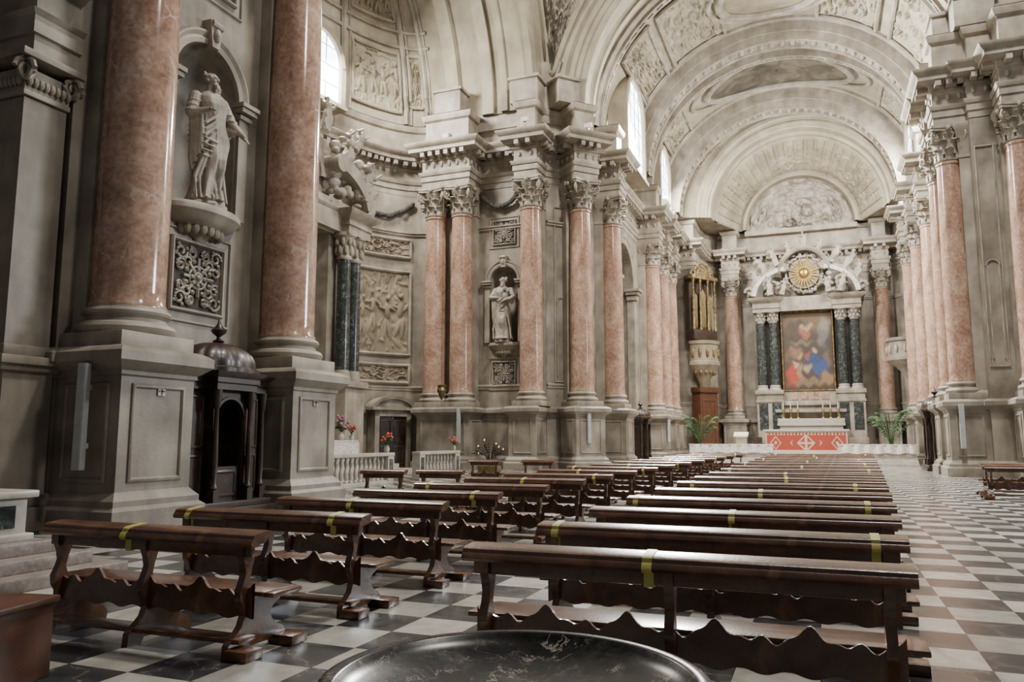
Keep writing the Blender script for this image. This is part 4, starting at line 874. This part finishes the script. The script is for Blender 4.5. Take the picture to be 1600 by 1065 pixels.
fa=thing('front_altar','white and red patterned altar table before the high altar','altar',(-1.2,66,.5))
m=MB(); m.bb(-3.6,3.6,-1.6,2,0,.2,.01); m.bb(-3.3,3.3,-1.2,1.6,.2,.4,.01); m.build('altar_step','white',fa)
m=MB(); m.bb(-3.0,3.0,-.6,.6,.4,1.95); m.bb(-3.15,3.15,-.7,.7,1.95,2.1,.02); m.build('table','white',fa)
def front(a,c):
    x=a*6; base=(.42,.34,.26); red=(.27,.04,.022)
    if c<.06 or c>.94 or a<.015 or a>.985: return base
    if c>.82: return base if int(x*8)%2 else red
    if abs(x-3)<1.0:
        dx=abs(x-3); dy=abs(c-.42)*1.5
        if dx+dy<.55: return base if (dx<.09 or dy<.07) else red
        if dx+dy<.68: return base
        return red
    u=abs((x%1.5)-.75)
    if .34<u+abs(c-.42)*1.2<.42: return base
    if u+abs(c-.42)*1.2<.12: return base
    return red
colgrid('frontal',(-3.0,-.62,.4),X1,Zv,6.0,1.55,160,40,front,fa)
AX=-.95; AY=81.2
ha=thing('high_altar','tall high altar with green marble columns broken pediment and gilded sunburst','altar',(AX,AY,.5)); ha.scale=(.94,1,1)
m=MB(); m.bb(-5.6,5.6,-4.4,1.5,0,.3,.02); m.bb(-5,5,-3.8,1.5,.3,.6,.02); m.bb(-4.4,4.4,-3.2,1.5,.6,.9,.02); m.build('steps','white',ha)
m=MB()
for s in (-1,1): m.bb(s*2.6,s*5.2,-.6,2,.9,5.7); m.bb(s*2.5,s*5.35,-.75,2,5.7,6.1,.03); m.bb(s*2.5,s*5.35,-.75,2,.9,1.5,.03); m.bb(s*2.5,s*5.3,-.7,2,4.9,5.1,.03)
m.bb(-2.6,2.6,0,2,.9,6.0); m.bb(-2.9,2.9,-.3,2,4.6,5.0,.02); m.bb(-3.4,3.4,-.8,2,3.9,4.2,.02); bblk=m.build('base_block','stone2',ha)
for s in (-1,1):
    for x in (3.25,4.55): m=MB(); m.bb(s*x-.45,s*x+.45,-.64,-.6,2.2,4.8); m.build('inlaid_panel','green',bblk)
for x in (-1.5,-.5,.5,1.5): m=MB(); m.bb(x-.35,x+.35,-.05,0,5.15,5.9); m.build('inlaid_panel','pink',bblk)
m=MB(); m.bb(-3,3,-1.6,0,.9,2.6,.02); m.bb(-3.2,3.2,-1.8,0,2.6,2.8,.02); m.bb(-3.2,3.2,-1.1,0,2.8,3.3,.02); m.build('mensa','white',ha)
for x in (-4.6,-3.35,3.35,4.6):
    m=MB(); m.lathe([(.48,6.6),(.49,8),(.45,10),(.41,12.8)],(x,-.1,0),20); m.build('shaft','green',ha)
    m=MB(); m.lathe([(.62,6.1),(.62,6.25),(.5,6.35),(.55,6.5),(.47,6.6),(0,6.6)],(x,-.1,0),20); m.build('column_base','white',ha); small_cap(x,-.1,12.8,1.1,.4,'statue',ha)
m=MB(); m.bb(-5.1,-2.7,.3,2,6,13.9); m.bb(2.7,5.1,.3,2,6,13.9); m.bb(-2.8,2.8,.9,2,5.5,14.2); m.build('back_wall','shade',ha)
m=MB(); m.sweep([(-5.3,2),(-5.3,-.8),(-2.6,-.8),(-2.6,.2),(2.6,.2),(2.6,-.8),(5.3,-.8),(5.3,2)],[(0,13.85),(0,14.2),(.1,14.25),(0,14.3),(0,14.75),(.1,14.85),(.4,15.05),(.5,15.3),(0,15.35)]); m.bb(-5.2,5.2,-.6,2,13.9,15.3); m.build('entablature','stone2',ha)
for s in (-1,1):
    for r0,r1,y0,th in ((1.0,.86,-.9,1.0),(.9,.8,-1.15,.3)):
        band=[]
        for i in range(15): a=PI*.02+PI*.42*i/14; band.append((s*(1.2+4.6*r0*cos(a)),15.3+3.3*r0*sin(a)))
        for i in range(14,-1,-1): a=PI*.02+PI*.42*i/14; band.append((s*(1.2+4.6*r1*cos(a)),15.3+3.3*r1*sin(a)))
        m=MB(); m.prism(band,(0,y0,0),X1,Zv,Y1,th); m.build('pediment_scroll','cloth' if th<.5 else 'statue',ha)
    m=MB(); m.tube([(s*2.0,-1.1,18.2),(s*2.0,.1,18.2)],.45,14); m.build('volute','statue',ha)
    m=MB(); m.tube([(s*(5.5+.5*(1-k/16)*cos(k*.5)),-1.0,15.9+.5*(1-k/16)*sin(k*.5)) for k in range(14)],.16,7); m.build('volute','statue',ha)
m=MB(); m.bb(-2.3,2.3,.2,1.5,15.3,18.6); m.bb(-4.2,4.2,.4,1.5,15.3,17.0); m.build('attic','stone',ha)
m=MB(); m.arch((0,.2,17.4),X1,-Y1,2.3,2.4,[(0,0),(0,1.3),(.2,1.45),(.45,1.2),(.45,0)],a0=.15,a1=PI-.15,n=32); m.build('curved_hood','stone2',ha)
m=MB(); rl=random.Random(8)
for k in range(48): a=2*PI*k/48; m.ell((1.8*cos(a)+rl.uniform(-.12,.12),-.45+rl.uniform(-.15,.1),17.5+1.8*sin(a)+rl.uniform(-.12,.12)),(rl.uniform(.15,.3),.25,rl.uniform(.12,.26)),8,6)
for s in (-1,1):
    for k in range(24): m.ell((s*rl.uniform(2.0,4.0),-.7+rl.uniform(-.2,.2),rl.uniform(15.6,17.4)),(rl.uniform(.2,.4),.25,rl.uniform(.14,.3)),8,6)
o=m.build('cloud_wreath','statue',ha,weld=False); rr=o.modifiers.new('m','REMESH'); rr.voxel_size=.06; rr.use_smooth_shade=True
for s in (-1,1):
    for px,pz,hh,ti,yy in ((4.9,16.3,2.3,.2,-.7),(3.7,17.4,2.5,.55,-.7),(2.6,18.4,2.2,.5,-.8),(1.4,19.6,1.6,.3,-.6),(3.4,15.4,2.0,.2,-1.4),(2.3,15.4,1.7,-.2,-1.4)):
        fig(ha,hh,Matrix.Translation((s*px,yy,pz))@Matrix.Rotation(s*ti,4,'Y')@Matrix.Rotation(-PI/2-s*.3,4,'Z'),AR,3+int(px*2),.055,fat=1.3)
fig(ha,2.0,Matrix.Translation((0,-.7,19.8))@Matrix.Rotation(-PI/2,4,'Z'),AR,4,.055,fat=1.3)
m=MB()
for k in range(24):
    a=2*PI*k/24; L=1.75 if k%2 else 1.25; Uq=V((cos(a),0,sin(a))); T=V((-sin(a),0,cos(a))); m.prism([(0.1,-.12),(L,-.04),(L,.04),(0.1,.12)],V((0,-.85,17.5)),Uq,T,-Y1,.08)
m.ell((0,-.95,17.5),(.42,.14,.42),16,8); m.build('sunburst','gold',ha)
m=MB(); m.prism([(1.5*cos(2*PI*k/32),1.5*sin(2*PI*k/32)) for k in range(32)],(0,-.7,17.5),X1,Zv,-Y1,.1); m.build('sunburst_disc','relief',ha)
rp_=random.Random(3)
def paint(a,c):
    bl=[(.5,.9,.5,.16,(.13,.08,.04)),(.28,.82,.2,.08,(.045,.03,.025)),(.45,.72,.10,.07,(.26,.09,.05)),(.42,.80,.05,.03,(.36,.25,.16)),(.55,.8,.08,.04,(.30,.22,.12)),(.80,.70,.09,.17,(.13,.12,.11)),(.86,.82,.1,.08,(.20,.18,.14)),(.22,.48,.14,.07,(.20,.11,.06)),(.2,.18,.14,.13,(.36,.04,.02)),(.24,.33,.06,.04,(.40,.26,.17)),(.66,.36,.2,.09,(.02,.04,.13)),(.75,.27,.15,.09,(.025,.06,.19)),(.62,.49,.05,.03,(.42,.29,.2)),(.47,.28,.08,.05,(.34,.26,.16)),(.5,.10,.3,.05,(.18,.12,.07)),(.86,.14,.13,.08,(.25,.15,.07)),(.36,.42,.05,.04,(.32,.18,.1)),(.5,.44,.05,.05,(.22,.06,.04)),(.4,.6,.2,.03,(.14,.10,.07)),(.33,.22,.05,.1,(.26,.17,.1)),(.10,.42,.05,.08,(.10,.05,.03)),(.88,.4,.06,.1,(.12,.08,.05))]
    col=V((.045,.032,.022))
    for x,y,rx,ry,cc in bl:
        d=((a-x+.025*sin(c*34))/rx)**2+((c-y+.02*sin(a*29))/ry)**2; w=1/(1+d**4); col=col.lerp(V(cc),w*.88)
    return tuple(col*rp_.uniform(.7,1.1))
colgrid('painted_canvas',(-2.45,.08,6.1),X1,Zv,4.9,7.7,70,100,paint,ha)
m=MB(); frame2(m,(-2.6,.1,5.95),X1,-Y1,5.2,8.0,.2,.22); m.build('painting_frame','gold2',ha)
cp=None
for k,x in enumerate((-2.6,-1.9,-1.2,1.2,1.9,2.6)):
    if cp is None:
        t=thing('altar_candlestick','','candlestick'); m=MB(); m.lathe([(0,0),(.16,0),(.14,.08),(.05,.15),(.08,.3),(.04,.5),(.08,.65),(.04,.8),(.12,.9),(.0,.92)],n=12); m.build('stem','gold',t); m=MB(); m.lathe([(.045,.9),(.045,1.6),(0,1.62)],n=10); m.build('candle','wax',t); cp=t
    else: t=dup(cp)
    t.location=(AX+x*.94,AY-.95,3.8); t['label']='gilded candlestick with tall candle on the high altar ledge'; t['category']='candlestick'; t['group']='high altar candlesticks'
def palm(lab,loc,s,sd):
    t=thing('potted_palm',lab,'plant',loc); t.scale=(s,)*3; m=MB(); m.lathe([(0,0),(.22,0),(.3,.4),(.33,.42),(.33,.48),(.0,.46)],n=20); m.build('pot','terra',t)
    r=random.Random(sd); m=MB()
    for k in range(20):
        a=2*PI*k/20+r.uniform(-.2,.2); Lh=r.uniform(.5,1.0); hh=r.uniform(1.3,2.2); Uq=V((cos(a),sin(a),0)); T=V((-Uq.y,Uq.x,0))
        P=[Uq*(Lh*q)+V((0,0,.45+hh*(1.7*q-.9*q*q))) for q in [i/14 for i in range(15)]]
        m.tube(P,.012,4)
        for i in range(4,15):
            w=.34*sin(PI*(i-3)/12.5)+.05
            for sg in (-1,1): q=P[i]; e=q+T*sg*w+Uq*.12-V((0,0,.1)); m.f([m.v(q-Uq*.03),m.v(q+Uq*.05),m.v(e)])
    m.build('fronds','leaf',t)
palm('potted palm left of the sanctuary beside the left wall',(-8.9,62.4,.5),1.5,1)
palm('potted palm right of the sanctuary near the right wall',(4.6,62.6,.5),1.6,2)
le=thing('lectern','pale cloth draped lectern left of the front altar','lectern',(-5.9,63.5,.5)); le.scale=(1.2,1.2,1.2)
m=MB(); m.box((0,0,.08),(.8,.6,.16),0,.02); m.box((0,0,.7),(.6,.4,1.2)); m.prism([(-.35,1.25),(.35,1.5),(.35,1.58),(-.35,1.33)],(-.45,0,0),Y1,Zv,X1,.9); m.build('stand','wax',le)
ch=thing('celebrant_chair','dark wooden celebrant chair just right of the lectern','chair',(-4.7,63.6,.5)); m=MB(); m.bb(-.35,.35,-.35,.35,.42,.5,.01); m.build('seat','wood2',ch); m=MB(); m.bb(-.35,.35,.3,.36,.5,1.5,.02); m.build('backrest','wood2',ch)
for sx in (-1,1):
    for sy in (-1,1): m=MB(); m.bb(sx*.33-.03,sx*.33+.03,sy*.32-.03,sy*.32+.03,0,.42); m.build('leg','wood2',ch)
# organ with balcony
og=thing('organ_loft','gilded organ case over a carved balcony at the far end of the left wall','organ',(-10.4,75.9,0),-.6); og.scale=(.82,.8,1)
m=MB(); m.bb(-.6,.7,-2.0,2.0,11.2,12.2,.03); m.bb(-.6,.0,-2.0,2.0,12.2,17.2)
m.build('case_back','wood2',og)
for yy in (-1.85,-.65,.65,1.85):
    m=MB(); m.lathe([(.2,12.2),(.2,12.4),(.13,12.5),(.14,14.5),(.12,16.6),(.2,16.8),(.22,17.1),(0,17.1)],(.55,yy,0),12); 
    for k in range(9): m.ell((.66,yy+.09*sin(k*1.3),12.8+.42*k),(.07,.09,.13),7,5)
    m.build('gilded_column','gold2',og)
m=MB(); m.bb(-.6,.85,-2.2,2.2,17.1,17.45,.04); m.build('case_cornice','gold2',og)
m=MB(); m.arch((.1,0,17.4),Y1,X1,1.0,.9,[(-1.0,0),(-1.0,.4),(0,.45),(.15,.3),(.15,0)],n=20)
for k in range(16): a=PI*k/15; m.ell((.45,1.35*cos(a),17.55+1.25*sin(a)),(.15,.25,.2),7,5)
for s in (-1,1): m.tube([(.3,s*2.0,17.5),(.3,s*1.7,18.0),(.3,s*1.3,17.8),(.3,s*1.5,17.5)],.13,6)
m.build('crest','gold2',og)
for c0_,nn in ((-1.25,3),(0,5),(1.25,3)):
    for k in range(nn):
        yy=c0_+(k-(nn-1)/2)*.2; hh=15.2+ (1.0 if nn==5 else .5)*(1-abs(k-(nn-1)/2)/nn); m=MB(); m.lathe([(.03,12.3),(.09,12.7),(.09,hh),(0,hh+.01)],(.35,yy,0),10); m.build('pipe','brass',og)
m=MB(); m.lathe([(.3,6.6),(.6,7.2),(1.2,8.0),(1.7,8.6),(1.9,8.8),(1.9,9.1),(1.75,9.2),(1.75,10.7),(1.9,10.8),(1.95,11.1),(0,11.1)],(0,0,0),24,-PI/2,PI/2,sy=1.15); m.build('balcony','relief',og)
for k in range(7): a=-PI/2+PI*(k+.5)/7; m=MB(); m.ell((1.78*cos(a),2.05*sin(a),9.95),(.2,.2,.5),8,6); m.build('carving','gold2',og); m=MB(); m.ell((1.3*cos(a),1.5*sin(a),8.1),(.2,.25,.25),8,6); m.build('carving','gold2',og)
m=MB(); m.bb(-.4,.9,-1.5,1.5,.5,6.4,.04); m.bb(-.4,1.1,-1.7,1.7,6.2,6.7,.04); frame2(m,(.9,-1.2,1),Y1,X1,2.4,4.6,.25,.1); m.build('panelling','wood3',og)
pb=thing('pulpit_balcony','grey carved pulpit balcony projecting from the right wall','balcony',(7.4,76.5,1.5)); pb.scale=(.85,.85,.85)
m=MB(); m.lathe([(.2,6.6),(.5,7.1),(1.2,7.8),(1.9,8.3),(2.1,8.5),(2.1,8.8),(1.9,8.9),(1.9,10.4),(2.1,10.5),(2.15,10.8),(0,10.8)],(0,0,0),24,PI/2,PI*1.5); m.build('parapet','stone',pb)
for k in range(7): a=PI/2+PI*(k+.5)/7; m=MB(); m.ell((1.95*cos(a),1.95*sin(a),9.65),(.18,.18,.45),8,6); m.build('carving','stone2',pb)
# ---------------------------------------------------------------- light
w=bpy.data.worlds.new('world'); bpy.context.scene.world=w; w.use_nodes=True
w.node_tree.nodes['Background'].inputs[0].default_value=(.95,.95,1,1); w.node_tree.nodes['Background'].inputs[1].default_value=.125
def area(loc,tgt,e,sz,c=(1,.945,.855)):
    l=bpy.data.lights.new('area','AREA'); l.energy=e; l.size=sz; l.color=c; o=bpy.data.objects.new('daylight_and_fill',l); C.objects.link(o); o.location=loc
    o.rotation_euler=(V(tgt)-V(loc)).to_track_quat('-Z','Y').to_euler()
area((4,26,46),(-3,41,0),20000,4.5)
area((7.2,55.6,24.8),(-13,56,12),5500,3)
area((7.2,69.3,24.8),(-8,78,16),6500,3)
area((-11.6,56.4,25.2),(7,45,9),32000,2.5,(1,.97,.92))
area((-11.6,69.3,24.8),(6,76,10),5500,3)
area((-26.0,36.5,26.0),(-14,42,12),5500,3)
area((11,14,28),(-13,18,6),2600,2.5)  # fill lamp added to brighten the near-left pier
area((15,37,12),(3,8,0),6500,5,(.9,.95,1))  # unseen lamp added to lay a cool sheen on the right aisle floor
